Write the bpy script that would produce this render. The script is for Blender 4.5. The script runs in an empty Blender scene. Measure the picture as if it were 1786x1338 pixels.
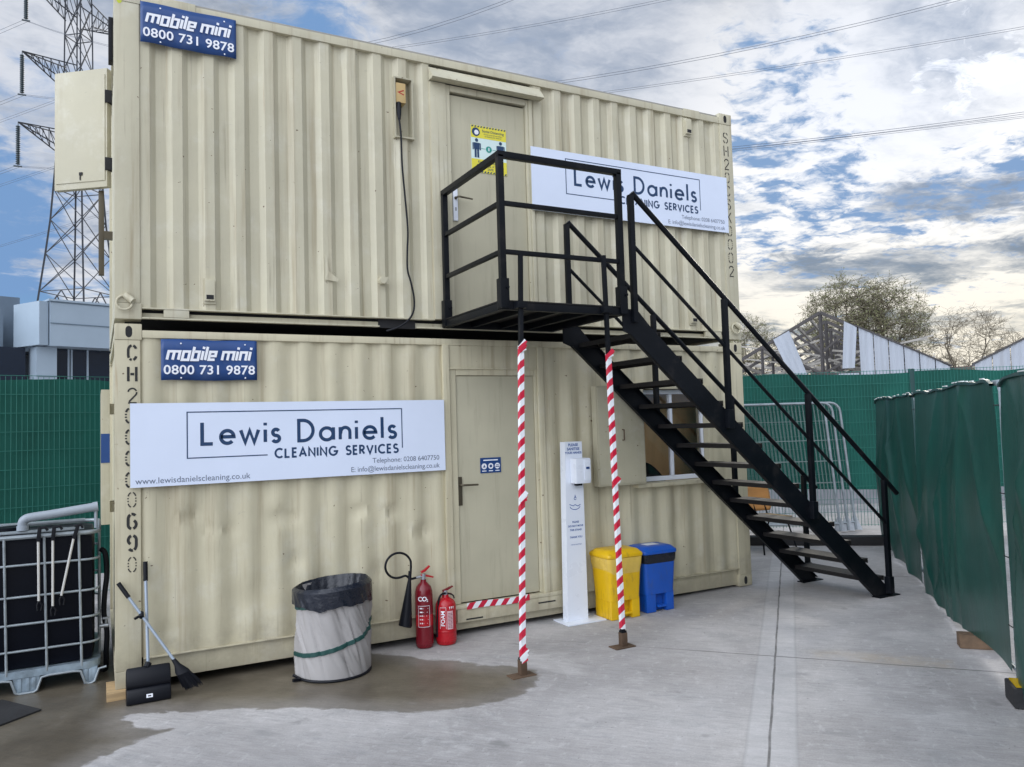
import bpy, bmesh, math, random
from mathutils import Vector, Matrix
R = math.radians
PI = math.pi
random.seed(11)
sc = bpy.context.scene
COL = sc.collection

# ------------------------------------------------------------------ camera
cd = bpy.data.cameras.new('camera')
cam = bpy.data.objects.new('camera', cd)
COL.objects.link(cam)
cam.location = (-0.11326, -6.2586, 1.76838)
cam.rotation_euler = (1.624935, 0.0298167, -0.4886039)
cd.sensor_width = 36.0
cd.lens = 36.0 * 1359.84 / 1786.0
cd.clip_start = 0.05
cd.clip_end = 2000
sc.camera = cam

# ------------------------------------------------------------------ view
sc.view_settings.view_transform = 'Standard'
sc.view_settings.look = 'None'
sc.view_settings.gamma = 1.0
sc.view_settings.exposure = 0.0

# ------------------------------------------------------------------ node helper
class NT:
    def __init__(s, tree):
        s.t = tree; s.n = tree.nodes; s.l = tree.links
    def node(s, kind, **kw):
        n = s.n.new(kind)
        for k, v in kw.items(): setattr(n, k, v)
        return n
    def put(s, sock, v):
        if v is None: return
        if hasattr(v, 'is_output') or isinstance(v, bpy.types.NodeSocket): s.l.new(v, sock)
        else: sock.default_value = v
    def math(s, op, a, b=None, c=None, clamp=False):
        n = s.node('ShaderNodeMath', operation=op); n.use_clamp = clamp
        s.put(n.inputs[0], a); s.put(n.inputs[1], b); s.put(n.inputs[2], c)
        return n.outputs[0]
    def vmath(s, op, a, b=None):
        n = s.node('ShaderNodeVectorMath', operation=op)
        s.put(n.inputs[0], a); s.put(n.inputs[1], b)
        return n.outputs['Value'] if op in ('DOT_PRODUCT', 'LENGTH') else n.outputs[0]
    def ramp(s, x, a, b, lo=0.0, hi=1.0, smooth=True):
        n = s.node('ShaderNodeMapRange'); n.clamp = True
        n.interpolation_type = 'SMOOTHSTEP' if smooth else 'LINEAR'
        s.put(n.inputs[0], x); s.put(n.inputs[1], a); s.put(n.inputs[2], b); s.put(n.inputs[3], lo); s.put(n.inputs[4], hi)
        return n.outputs[0]
    def noise(s, vec, scale, detail=4, rough=0.55, dist=0.0, col=False):
        n = s.node('ShaderNodeTexNoise')
        s.put(n.inputs['Vector'], vec); n.inputs['Scale'].default_value = scale
        n.inputs['Detail'].default_value = detail; n.inputs['Roughness'].default_value = rough
        n.inputs['Distortion'].default_value = dist
        return n.outputs[1] if col else n.outputs[0]
    def mix(s, f, a, b, blend='MIX'):
        n = s.node('ShaderNodeMix', data_type='RGBA', blend_type=blend)
        s.put(n.inputs[0], f)
        s.put(n.inputs[6], a if not isinstance(a, tuple) else (*a[:3], 1)); s.put(n.inputs[7], b if not isinstance(b, tuple) else (*b[:3], 1))
        return n.outputs[2]
    def mapping(s, vec, scale=(1, 1, 1), rot=(0, 0, 0), loc=(0, 0, 0)):
        n = s.node('ShaderNodeMapping')
        s.put(n.inputs[0], vec); n.inputs['Location'].default_value = loc
        n.inputs['Rotation'].default_value = rot; n.inputs['Scale'].default_value = scale
        return n.outputs[0]
    def sep(s, v):
        n = s.node('ShaderNodeSeparateXYZ'); s.put(n.inputs[0], v); return n.outputs
    def comb(s, x, y, z):
        n = s.node('ShaderNodeCombineXYZ'); s.put(n.inputs[0], x); s.put(n.inputs[1], y); s.put(n.inputs[2], z); return n.outputs[0]

# ------------------------------------------------------------------ world: blue sky with broken cloud
SUN = Vector((0.797, 0.467, 0.384)).normalized()
SUN_EL, SUN_AZ = 22.6, 59.6
world = bpy.data.worlds.new("World"); sc.world = world
world.use_nodes = True
world.node_tree.nodes.clear()
w = NT(world.node_tree)
sky = w.node('ShaderNodeTexSky', sky_type='NISHITA')
sky.sun_disc = False
sky.sun_elevation = R(SUN_EL); sky.sun_rotation = R(SUN_AZ)
sky.air_density = 1.0; sky.dust_density = 0.3; sky.ozone_density = 2.5
bg1 = w.node('ShaderNodeBackground'); bg1.inputs[1].default_value = 0.085
geo = w.node('ShaderNodeTexCoord')
dirv = w.vmath('NORMALIZE', geo.outputs['Generated'])
dx, dy, dz = w.sep(dirv)
clear = w.mix(1.0, sky.outputs[0], (0.80, 0.96, 1.22), 'MULTIPLY')
w.put(bg1.inputs[0], w.vmath('MAXIMUM', w.vmath('MINIMUM', clear, (2.9, 4.6, 7.5)), (2.3, 4.1, 7.3)))       # the veiled sun keeps the blue from bleaching
zz = w.math('ADD', w.math('MAXIMUM', dz, 0.0), 0.10)
pv = w.comb(w.math('DIVIDE', dx, zz), w.math('DIVIDE', dy, zz), 0.35)
def blob(d, a, b):       # 1 inside the cone b, 0 outside the cone a (degrees)
    v = Vector(d).normalized()
    return w.ramp(w.vmath('DOT_PRODUCT', dirv, tuple(v)), math.cos(R(a)), math.cos(R(b)))
def vadd(vec, n, amt):
    nd = w.node('ShaderNodeVectorMath', operation='SCALE'); w.put(nd.inputs[0], w.vmath('SUBTRACT', n, (0.5, 0.5, 0.5))); nd.inputs['Scale'].default_value = amt
    return w.vmath('ADD', vec, nd.outputs[0])
pw = vadd(pv, w.noise(pv, 2.2, 4, 0.55, col=True), 0.42)
big = w.noise(pw, 1.15, 7, 0.58)
fld = w.mapping(vadd(pv, w.noise(pv, 5.0, 4, 0.6, col=True), 0.16), (1.0, 1.35, 1.0), (0, 0, R(42)))
fine = w.noise(fld, 8.5, 6, 0.60, 0.2)
wisp = w.noise(w.mapping(pw, (1, 1, 1), (0, 0, R(20)), (4, 2, 0)), 3.0, 9, 0.66, 0.2)
zone = blob((0.82, 0.56, 0.22), 24, 13)                  # right: the mackerel field
blue = w.math('MAXIMUM', blob((0.705, 0.62, 0.36), 6.0, 1.0), w.math('MAXIMUM', blob((-0.16, 0.97, 0.21), 9, 3), blob((0.75, 0.59, 0.30), 3.5, 0.5)))
veil = w.math('MAXIMUM', blob((-0.10, 0.91, 0.42), 16, 5), blob((0.45, 0.76, 0.46), 16, 6))
veil = w.math('MAXIMUM', veil, w.math('MULTIPLY', blob((-0.06, 0.95, 0.30), 13, 4), 0.8))
veil = w.math('MAXIMUM', veil, w.math('MULTIPLY', blob((0.74, 0.53, 0.42), 12, 4), 0.8))
cov = w.math('ADD', w.math('MULTIPLY', big, 0.62), w.math('MULTIPLY', wisp, 0.38))
mack = w.math('ADD', w.math('ADD', w.math('MULTIPLY', fine, 0.62), w.math('MULTIPLY', big, 0.30)), 0.138)
cov = w.mix(w.math('MULTIPLY', zone, 0.75), cov, mack)
cov = w.math('ADD', cov, w.math('MULTIPLY', veil, 0.11))
cov = w.math('SUBTRACT', cov, w.math('MULTIPLY', blue, 0.10))
lowr = w.math('MULTIPLY', zone, w.ramp(dz, 0.23, 0.13))
cov = w.math('ADD', cov, w.math('MULTIPLY', lowr, 0.07))
back = w.ramp(w.vmath('DOT_PRODUCT', dirv, (0.47, 0.88, 0.0)), 0.15, -0.25)  # unseen sky behind the camera, brightened to light the container fronts
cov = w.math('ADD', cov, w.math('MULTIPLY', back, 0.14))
alpha = w.ramp(cov, 0.475, 0.585)
# thick cloud is grey underneath, thin edges are bright
thick = w.noise(w.mapping(pw, (0.7, 1.7, 1), (0, 0, R(35)), (1.3, 0.4, 0)), 1.9, 7, 0.60)
dzp = w.math('ADD', dz, w.math('MULTIPLY', w.math('SUBTRACT', wisp, 0.5), 0.09))
def bandz(lo, hi, soft): return w.math('MULTIPLY', w.ramp(dzp, lo - soft, lo + soft), w.ramp(dzp, hi - soft, hi + soft, 1.0, 0.0))
dark = w.math('MULTIPLY', bandz(0.212, 0.252, 0.012), blob((0.845, 0.50, 0.23), 7.5, 3))
dark = w.math('MAXIMUM', dark, w.math('MULTIPLY', bandz(0.145, 0.192, 0.012), blob((0.83, 0.52, 0.168), 15, 8)))
dark = w.math('MAXIMUM', dark, w.math('MULTIPLY', bandz(0.085, 0.112, 0.010), w.math('MULTIPLY', blob((0.80, 0.58, 0.10), 16, 8), 0.75)))
dark = w.math('MAXIMUM', dark, w.math('MULTIPLY', blob((0.78, 0.44, 0.44), 7, 2), 0.7))
dark = w.math('MAXIMUM', dark, w.math('MULTIPLY', blob((0.78, 0.52, 0.35), 5, 1), 0.4))
sh = w.math('ADD', w.math('MULTIPLY', dark, 0.36), w.math('MULTIPLY', w.math('MULTIPLY', w.ramp(cov, 0.54, 0.70), 0.22), w.math('SUBTRACT', 1.0, zone)))
sh = w.math('ADD', sh, w.math('MULTIPLY', w.math('SUBTRACT', w.noise(fld, 5.0, 6, 0.62), 0.5), 0.55))
glow = w.math('MAXIMUM', w.math('MULTIPLY', blob((0.797, 0.477, 0.370), 5.5, 0.5), w.ramp(wisp, 0.40, 0.58)), w.math('MULTIPLY', blob((0.81, 0.55, 0.20), 22, 5), 0.55))
grey = w.ramp(w.math('SUBTRACT', w.math('ADD', thick, sh), w.math('MULTIPLY', glow, 0.30)), 0.36, 0.84)
ccol = w.mix(grey, (0.90, 0.905, 0.92), (0.22, 0.28, 0.38))
ccol = w.mix(w.math('MULTIPLY', veil, 0.62), ccol, w.mix(grey, (0.74, 0.79, 0.90), (0.46, 0.54, 0.69)))
warm = w.math('MULTIPLY', w.ramp(dz, 0.28, 0.05), w.ramp(w.vmath('DOT_PRODUCT', dirv, (0.80, 0.60, 0.0)), 0.80, 0.98))
ccol = w.mix(w.math('MULTIPLY', warm, 0.70), ccol, w.mix(1.0, ccol, (1.0, 0.90, 0.68), 'MULTIPLY'))
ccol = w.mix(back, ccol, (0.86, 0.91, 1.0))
bg2 = w.node('ShaderNodeBackground')
w.l.new(ccol, bg2.inputs[0])
side = w.ramp(w.vmath('DOT_PRODUCT', dirv, (-0.93, -0.17, 0.32)), 0.10, 0.97, 0.0, 1.0, False)       # fill added in the unseen sky behind and left, brightens left-facing slopes
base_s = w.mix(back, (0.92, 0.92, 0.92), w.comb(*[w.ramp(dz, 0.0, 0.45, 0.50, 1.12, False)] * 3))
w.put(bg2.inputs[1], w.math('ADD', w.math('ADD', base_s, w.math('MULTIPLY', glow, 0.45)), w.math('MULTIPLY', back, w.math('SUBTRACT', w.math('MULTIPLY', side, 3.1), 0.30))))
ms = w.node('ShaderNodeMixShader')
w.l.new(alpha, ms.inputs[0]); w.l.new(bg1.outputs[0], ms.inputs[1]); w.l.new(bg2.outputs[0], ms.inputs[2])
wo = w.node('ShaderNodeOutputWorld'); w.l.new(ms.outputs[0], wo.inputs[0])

# ------------------------------------------------------------------ sun, veiled by cloud
sl = bpy.data.lights.new('sun', 'SUN'); sl.energy = 1.5; sl.angle = R(10); sl.color = (1.0, 0.93, 0.82)
so = bpy.data.objects.new('sun', sl); COL.objects.link(so)
so.rotation_euler = SUN.to_track_quat('Z', 'Y').to_euler()

# ------------------------------------------------------------------ materials
MATS = {}
def pm(name, col, rough=0.6, metal=0.0, var=0.12, vscale=3.0, bump=0.0, bscale=40.0, stretch=(1, 1, 1), dirt=None, spec=0.5, alpha=None):
    """painted / plain surface: colour with soft noise variation, optional dirt (col, amount, scale, stretch), fine bump"""
    if name in MATS: return MATS[name]
    m = bpy.data.materials.new(name); m.use_nodes = True
    t = NT(m.node_tree); b = m.node_tree.nodes['Principled BSDF']
    co = t.node('ShaderNodeTexCoord').outputs['Object']
    v = t.mapping(co, stretch)
    n = t.noise(v, vscale, 5, 0.6)
    f = t.ramp(n, 0.3, 0.7, 1 - var, 1 + var, False)
    c = t.mix(1.0, tuple(col), t.comb(f, f, f), 'MULTIPLY')
    if dirt:
        dc, amt, ds, dst = dirt
        k = t.math('MULTIPLY', t.ramp(t.noise(t.mapping(co, dst), ds, 6, 0.65), 0.52, 0.74), amt)
        c = t.mix(k, c, dc)
    t.put(b.inputs['Base Color'], c)
    t.put(b.inputs['Roughness'], t.ramp(n, 0.3, 0.7, max(0.05, rough - 0.07), min(1, rough + 0.07), False))
    b.inputs['Metallic'].default_value = metal
    b.inputs['Specular IOR Level'].default_value = spec
    if bump:
        bn = t.node('ShaderNodeBump'); bn.inputs['Strength'].default_value = bump; bn.inputs['Distance'].default_value = 0.01
        t.put(bn.inputs['Height'], t.noise(v, bscale, 4, 0.6)); t.l.new(bn.outputs[0], b.inputs['Normal'])
    MATS[name] = m
    return m

def cream(name, col, grime=0.35, seed=0.0):
    m = bpy.data.materials.new(name); m.use_nodes = True
    t = NT(m.node_tree); b = m.node_tree.nodes['Principled BSDF']
    co = t.mapping(t.node('ShaderNodeTexCoord').outputs['Object'], loc=(seed, seed * .7, seed * .3))
    n = t.noise(co, 1.3, 6, 0.6)
    f = t.ramp(n, 0.3, 0.7, 0.90, 1.08, False)
    c = t.mix(1.0, tuple(col), t.comb(f, f, t.math('MULTIPLY', f, 0.99)), 'MULTIPLY')
    # faded lighter patches
    c = t.mix(t.math('MULTIPLY', t.ramp(t.noise(co, 3.7, 7, 0.7), 0.5, 0.72), 0.28), c, (0.66, 0.65, 0.58))
    # rain streaks: noise drawn out vertically
    st = t.noise(t.mapping(co, (9, 9, 0.35)), 1.6, 5, 0.6)
    c = t.mix(t.math('MULTIPLY', t.ramp(st, 0.50, 0.78), grime), c, (0.33, 0.27, 0.17))
    st2 = t.noise(t.mapping(co, (26, 26, 0.8), loc=(3, 1, 0)), 1.4, 4, 0.6)
    c = t.mix(t.math('MULTIPLY', t.ramp(st2, 0.60, 0.78), grime * 0.8), c, (0.26, 0.22, 0.15))
    # scuffs
    sc_ = t.noise(t.mapping(co, (1.0, 1.0, 2.2), loc=(9, 3, 2)), 9.0, 8, 0.75, 0.6)
    c = t.mix(t.math('MULTIPLY', t.ramp(sc_, 0.64, 0.72), 0.55), c, (0.28, 0.26, 0.21))
    rr_ = t.math('MULTIPLY', t.ramp(t.noise(t.mapping(co, (17, 17, 0.55), loc=(11, 2, 6)), 1.5, 5, 0.62), 0.64, 0.76), t.ramp(t.noise(t.mapping(co, (1, 1, 1), loc=(1, 9, 4)), 1.1, 3), 0.50, 0.62))
    c = t.mix(t.math('MULTIPLY', rr_, 0.55), c, (0.30, 0.17, 0.075))
    # dried mud splashed up from the ground (ragged, a hand high)
    _, _, zw = t.sep(t.node('ShaderNodeNewGeometry').outputs['Position'])
    mud = t.math('MULTIPLY', t.ramp(t.math('ADD', zw, t.math('MULTIPLY', t.math('SUBTRACT', t.noise(co, 6.0, 6, 0.7), 0.5), 0.9)), 0.42, -0.05), 0.55)
    c = t.mix(mud, c, (0.27, 0.235, 0.17))
    # chips and rust specks
    ch = t.noise(t.mapping(co, (1, 1, 1.3), loc=(5, 7, 1)), 23.0, 3, 0.5)
    c = t.mix(t.ramp(ch, 0.725, 0.755), c, (0.12, 0.075, 0.045))
    t.put(b.inputs['Base Color'], c)
    t.put(b.inputs['Roughness'], t.ramp(n, 0.3, 0.7, 0.42, 0.58, False))
    bn = t.node('ShaderNodeBump'); bn.inputs['Strength'].default_value = 0.22; bn.inputs['Distance'].default_value = 0.02
    hgt = t.math('ADD', t.math('MULTIPLY', t.noise(t.mapping(co, (1.5, 1, 1)), 5, 4, 0.5), 1.0), t.math('MULTIPLY', t.noise(co, 90, 3, 0.6), 0.06))
    t.put(bn.inputs['Height'], hgt); t.l.new(bn.outputs[0], b.inputs['Normal'])
    MATS[name] = m
    return m

JD = (0.739, 0.673)       # direction of the long slab joint
def vadd_(t, vec, n, amt):
    nd = t.node('ShaderNodeVectorMath', operation='SCALE'); t.put(nd.inputs[0], t.vmath('SUBTRACT', n, (0.5, 0.5, 0.5))); nd.inputs['Scale'].default_value = amt
    return t.vmath('ADD', vec, nd.outputs[0])
def concrete(name, wet):
    m = bpy.data.materials.new(name); m.use_nodes = True
    t = NT(m.node_tree); b = m.node_tree.nodes['Principled BSDF']
    co = t.node('ShaderNodeTexCoord').outputs['Object']
    x, y, z = t.sep(co)
    s = t.math('ADD', t.math('MULTIPLY', x, JD[0]), t.math('MULTIPLY', y, JD[1]))
    q = t.math('SUBTRACT', t.math('MULTIPLY', y, JD[0]), t.math('MULTIPLY', x, JD[1]))
    sq = t.comb(s, q, 0.0)
    big = t.noise(sq, 0.55, 6, 0.62, 0.4)
    c = t.mix(t.ramp(big, 0.30, 0.70), (0.31, 0.293, 0.285), (0.49, 0.468, 0.458))
    med = t.noise(t.mapping(sq, (1.3, 0.9, 1)), 2.6, 9, 0.72, 0.5)
    c = t.mix(t.math('MULTIPLY', t.ramp(med, 0.48, 0.70), 0.55), c, (0.29, 0.285, 0.28))
    pale = t.noise(t.mapping(sq, (1.0, 0.75, 1), loc=(7, 3, 0)), 1.5, 10, 0.75, 0.4)
    c = t.mix(t.math('MULTIPLY', t.ramp(pale, 0.52, 0.70), 0.55), c, (0.56, 0.54, 0.53))
    # broom finish across the slab
    br = t.noise(t.mapping(sq, (30, 3.0, 1)), 1.6, 6, 0.72)
    f = t.ramp(br, 0.25, 0.75, 0.78, 1.16, False)
    c = t.mix(1.0, c, t.comb(f, f, f), 'MULTIPLY')
    br2 = t.noise(t.mapping(sq, (10, 2.4, 1)), 1.3, 7, 0.74)
    c = t.mix(t.math('MULTIPLY', t.ramp(br2, 0.52, 0.72), 0.55), c, (0.27, 0.27, 0.275))
    gr_ = t.noise(co, 95, 3, 0.65)
    g = t.ramp(gr_, 0.25, 0.75, 0.88, 1.1, False)
    c = t.mix(1.0, c, t.comb(g, g, g), 'MULTIPLY')
    spots = t.noise(t.mapping(sq, (1, 0.55, 1), loc=(4, 2, 0)), 1.9, 3, 0.5)
    c = t.mix(t.math('MULTIPLY', t.ramp(spots, 0.63, 0.74), 0.55), c, (0.22, 0.22, 0.22))
    grit = t.noise(t.mapping(co, (1, 1, 1), loc=(2, 8, 0)), 34, 4, 0.62)
    c = t.mix(t.math('MULTIPLY', t.ramp(grit, 0.655, 0.73), 0.75), c, (0.15, 0.145, 0.14))
    lime = t.noise(t.mapping(sq, (1.0, 1.6, 1), loc=(12, 1, 0)), 9.0, 6, 0.7)
    c = t.mix(t.math('MULTIPLY', t.ramp(lime, 0.54, 0.70), 0.38), c, (0.60, 0.585, 0.575))
    oil = t.noise(t.mapping(sq, (1.3, 1.0, 1), loc=(21, 5, 0)), 3.6, 4, 0.5)
    c = t.mix(t.math('MULTIPLY', t.ramp(oil, 0.66, 0.76), 0.5), c, (0.17, 0.165, 0.16))
    wob = t.math('MULTIPLY', t.math('SUBTRACT', t.noise(sq, 3.0, 3), 0.5), 0.016)
    qq = t.math('ADD', q, wob)
    def line(v, at, hw, soft=0.006):
        return t.ramp(t.math('ABSOLUTE', t.math('SUBTRACT', v, at)), hw, hw + soft, 1.0, 0.0)
    band = line(qq, -4.365, 0.128, 0.01)
    edge = t.math('SUBTRACT', line(qq, -4.365, 0.136, 0.012), line(qq, -4.365, 0.118, 0.012))
    c = t.mix(t.math('MULTIPLY', band, 0.22), c, (0.60, 0.60, 0.61))
    c = t.mix(t.math('MULTIPLY', edge, 0.30), c, (0.28, 0.275, 0.27))
    joint = line(qq, -4.355, 0.0035, 0.007)
    ss = t.math('ADD', s, t.math('ADD', wob, t.math('MULTIPLY', q, -0.035)))
    cj = [line(ss, 2.12 + 3.3 * k - 0.0, 0.0045) for k in (-1, 0, 1, 2, 3, 4)]
    cross = cj[0]
    for k in cj[1:]: cross = t.math('MAXIMUM', cross, k)
    cross = t.math('MULTIPLY', cross, t.ramp(q, -3.9, -3.2, 1.0, 0.15))
    jj = t.math('MAXIMUM', joint, cross)
    # rust-brown run-off beside the near cross joint
    rn = t.math('MULTIPLY', line(ss, 2.24, 0.02, 0.20), t.ramp(t.noise(sq, 1.7, 5, 0.7), 0.42, 0.66))
    rn = t.math('MULTIPLY', rn, t.ramp(q, -4.5, -4.7))
    c = t.mix(t.math('MULTIPLY', rn, 0.5), c, (0.42, 0.33, 0.22))
    c = t.mix(t.math('MULTIPLY', jj, t.ramp(med, 0.35, 0.6, 0.65, 1.0)), c, (0.13, 0.125, 0.12))
    rough = 0.86
    wetf = None
    if wet:
        at = t.node('ShaderNodeAttribute'); at.attribute_name = 'damp'
        ed = t.math('ADD', at.outputs['Fac'], t.math('MULTIPLY', t.math('SUBTRACT', t.noise(t.mapping(sq, (1.0, 0.7, 1)), 7.0, 7, 0.7, 0.5), 0.5), 0.20))
        wetf = t.math('ADD', t.math('MULTIPLY', t.ramp(ed, -0.015, 0.02), 0.72), t.math('MULTIPLY', t.ramp(ed, 0.02, 0.30), 0.28))
        blot = t.ramp(t.noise(sq, 2.0, 7, 0.7, 0.6), 0.60, 0.74)
        wetf = t.math('MULTIPLY', wetf, t.math('SUBTRACT', 1.0, t.math('MULTIPLY', blot, 0.45)))
        dn = t.ramp(t.noise(sq, 2.2, 6, 0.65, 0.5), 0.32, 0.7)
        k = t.mix(dn, (0.21, 0.18, 0.13), (0.38, 0.34, 0.26))
        cw = t.mix(0.20, t.mix(1.0, c, k, 'MULTIPLY'), (0.14, 0.12, 0.09))
        c = t.mix(wetf, c, cw)
    t.put(b.inputs['Base Color'], c)
    t.put(b.inputs['Roughness'], rough if wetf is None else t.ramp(wetf, 0.0, 1.0, 0.86, 0.36))
    bn = t.node('ShaderNodeBump'); bn.inputs['Strength'].default_value = 0.30; bn.inputs['Distance'].default_value = 0.008
    h = t.math('ADD', t.math('MULTIPLY', br, 0.7), t.math('MULTIPLY', gr_, 0.35))
    h = t.math('SUBTRACT', h, t.math('MULTIPLY', jj, 1.2))
    t.put(bn.inputs['Height'], h); t.l.new(bn.outputs[0], b.inputs['Normal'])
    MATS[name] = m
    return m

def glass(name, tint=(0.97, 0.98, 0.98)):
    m = bpy.data.materials.new(name); m.use_nodes = True
    t = NT(m.node_tree); m.node_tree.nodes.clear()
    tr = t.node('ShaderNodeBsdfTransparent'); tr.inputs[0].default_value = (*tint, 1)
    gl = t.node('ShaderNodeBsdfGlossy'); gl.inputs['Roughness'].default_value = 0.03
    fr = t.node('ShaderNodeFresnel'); fr.inputs[0].default_value = 1.5
    mx = t.node('ShaderNodeMixShader'); t.l.new(fr.outputs[0], mx.inputs[0]); t.l.new(tr.outputs[0], mx.inputs[1]); t.l.new(gl.outputs[0], mx.inputs[2])
    o = t.node('ShaderNodeOutputMaterial'); t.l.new(mx.outputs[0], o.inputs[0])
    MATS[name] = m
    return m

def stripes(name, fn_axis, period, c1, c2, phase=0.0):
    """diagonal printed hazard stripes; fn_axis = (kx, ky, kz)"""
    m = bpy.data.materials.new(name); m.use_nodes = True
    t = NT(m.node_tree); b = m.node_tree.nodes['Principled BSDF']
    co = t.node('ShaderNodeTexCoord').outputs['Object']
    wv = t.math('MULTIPLY', t.math('SUBTRACT', t.noise(co, 7, 3), 0.5), 0.025)
    d = t.math('ADD', t.math('ADD', t.vmath('DOT_PRODUCT', co, fn_axis), wv), phase)
    fr = t.math('FRACT', t.math('DIVIDE', d, period))
    k = t.math('MULTIPLY', t.ramp(fr, 0.0, 0.03), t.ramp(fr, 0.50, 0.53, 1, 0))
    c = t.mix(k, c2, c1)
    c = t.mix(t.math('MULTIPLY', t.ramp(t.noise(co, 14, 5), 0.55, 0.8), 0.25), c, (0.25, 0.22, 0.2))
    t.put(b.inputs['Base Color'], c); b.inputs['Roughness'].default_value = 0.35
    MATS[name] = m
    return m

def cloth(name, col, transl=0.0, rough=0.6, var=0.25, spec=0.4):
    m = bpy.data.materials.new(name); m.use_nodes = True
    t = NT(m.node_tree); b = m.node_tree.nodes['Principled BSDF']
    co = t.node('ShaderNodeTexCoord').outputs['Object']
    n = t.noise(t.mapping(co, (1, 1, 0.5)), 1.5, 6, 0.6)
    f = t.ramp(n, 0.3, 0.7, 1 - var, 1 + var, False)
    c = t.mix(1.0, tuple(col), t.comb(f, f, f), 'MULTIPLY')
    dirt = t.noise(t.mapping(co, (5, 5, 0.5)), 1.5, 5, 0.65)
    c = t.mix(t.math('MULTIPLY', t.ramp(dirt, 0.5, 0.8), 0.35), c, tuple(k * 0.55 + 0.015 for k in col))
    t.put(b.inputs['Base Color'], c); b.inputs['Roughness'].default_value = rough; b.inputs['Specular IOR Level'].default_value = spec
    bn = t.node('ShaderNodeBump'); bn.inputs['Strength'].default_value = 0.25; bn.inputs['Distance'].default_value = 0.02
    h = t.math('ADD', t.noise(t.mapping(co, (6, 6, 1.2)), 1.6, 5, 0.6), t.math('MULTIPLY', t.noise(co, 160, 2), 0.05))
    t.put(bn.inputs['Height'], h); t.l.new(bn.outputs[0], b.inputs['Normal'])
    if transl > 0:
        out = m.node_tree.nodes['Material Output']
        tl = t.node('ShaderNodeBsdfTranslucent'); t.put(tl.inputs[0], c)
        mx = t.node('ShaderNodeMixShader'); mx.inputs[0].default_value = transl
        t.l.new(b.outputs[0], mx.inputs[1]); t.l.new(tl.outputs[0], mx.inputs[2]); t.l.new(mx.outputs[0], out.inputs[0])
    MATS[name] = m
    return m

M_UP = cream('cream_paint_upper', (0.53, 0.495, 0.37), 0.68, 0.0)
M_LO = cream('cream_paint_lower', (0.555, 0.51, 0.368), 0.66, 4.0)
M_TRIM = cream('cream_paint_trim', (0.455, 0.425, 0.315), 0.22, 8.0)
M_DOOR = pm('door_paint', (0.465, 0.435, 0.32), 0.5, var=0.06, vscale=2, dirt=((0.25, 0.22, 0.16), 0.35, 2.0, (6, 6, 0.5)), bump=0.05)
M_DARK = pm('dark_gap', (0.02, 0.02, 0.022), 0.9)
M_ROOF = pm('container_roof', (0.32, 0.31, 0.28), 0.7, dirt=((0.15, 0.10, 0.06), 0.6, 2, (1, 1, 1)))
M_WHITE = pm('white_panel', (0.68, 0.75, 0.90), 0.35, var=0.03, vscale=1.2)
M_WPLAST = pm('white_plastic', (0.74, 0.78, 0.86), 0.3, var=0.03)
M_NAVY = pm('navy_panel', (0.012, 0.055, 0.20), 0.35, var=0.12, dirt=((0.10, 0.14, 0.25), 0.3, 5, (1, 1, 1)))
M_NAVYINK = pm('navy_ink', (0.012, 0.045, 0.12), 0.4, var=0.02)
M_GREYINK = pm('grey_ink', (0.12, 0.15, 0.22), 0.4, var=0.02)
M_BLUEINK = pm('blue_ink', (0.02, 0.09, 0.33), 0.4, var=0.02)
M_WINK = pm('white_ink', (0.82, 0.84, 0.90), 0.4, var=0.02)
M_BLACKINK = pm('black_stencil', (0.018, 0.018, 0.018), 0.6, var=0.2)
M_STEEL = pm('black_steel_paint', (0.0035, 0.0048, 0.0075), 0.45, spec=0.20, var=0.25, bump=0.12, bscale=60, dirt=((0.03, 0.026, 0.024), 0.4, 6, (1, 1, 1)))
M_TREAD = pm('worn_tread_steel', (0.014, 0.013, 0.013), 0.6, spec=0.3, var=0.4, bump=0.2, bscale=70, dirt=((0.04, 0.034, 0.03), 0.4, 4, (1, 1, 1)))
M_RUST = pm('rusty_steel', (0.10, 0.06, 0.035), 0.8, var=0.4, bump=0.3)
M_GALV = pm('galvanised_steel', (0.42, 0.45, 0.49), 0.42, 0.75, var=0.2, vscale=12)
M_GALVW = pm('galvanised_wire', (0.20, 0.26, 0.26), 0.5, 0.3)
M_TUBE = pm('galvanised_tube', (0.29, 0.33, 0.36), 0.45, 0.35, var=0.2, vscale=9)
M_BPLAST = pm('black_plastic', (0.005, 0.006, 0.010), 0.45, spec=0.25, var=0.2)
M_RUBBER = pm('black_rubber', (0.02, 0.02, 0.022), 0.8, var=0.3, bump=0.3)
M_RED = pm('extinguisher_red', (0.42, 0.008, 0.016), 0.25, var=0.08)
M_DRED = pm('extinguisher_dark_red', (0.17, 0.006, 0.014), 0.25, var=0.1)
M_YEL = pm('yellow_plastic', (0.72, 0.44, 0.006), 0.36, var=0.06, dirt=((0.30, 0.18, 0.03), 0.6, 5, (3, 3, 1)))
M_YELM = pm('matt_yellow_plate', (0.45, 0.29, 0.01), 0.9, spec=0.1, var=0.15)
M_BLUE = pm('blue_plastic', (0.008, 0.085, 0.44), 0.36, var=0.08, dirt=((0.05, 0.08, 0.2), 0.6, 5, (3, 3, 1)))
M_LINER = pm('black_bin_liner', (0.006, 0.009, 0.018), 0.28, var=0.2, bump=0.9, bscale=16)
M_CLEAR = pm('thin_clear_liner', (0.70, 0.48, 0.09), 0.25, var=0.15, bump=0.6, bscale=14)
M_GREYFAB = pm('grey_nylon', (0.345, 0.33, 0.325), 0.7, var=0.06, vscale=4, bump=0.12, bscale=60, dirt=((0.30, 0.28, 0.26), 0.4, 3, (1, 1, 1)))
M_GREENTRIM = pm('dark_green_tape', (0.008, 0.055, 0.05), 0.5)
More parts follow.
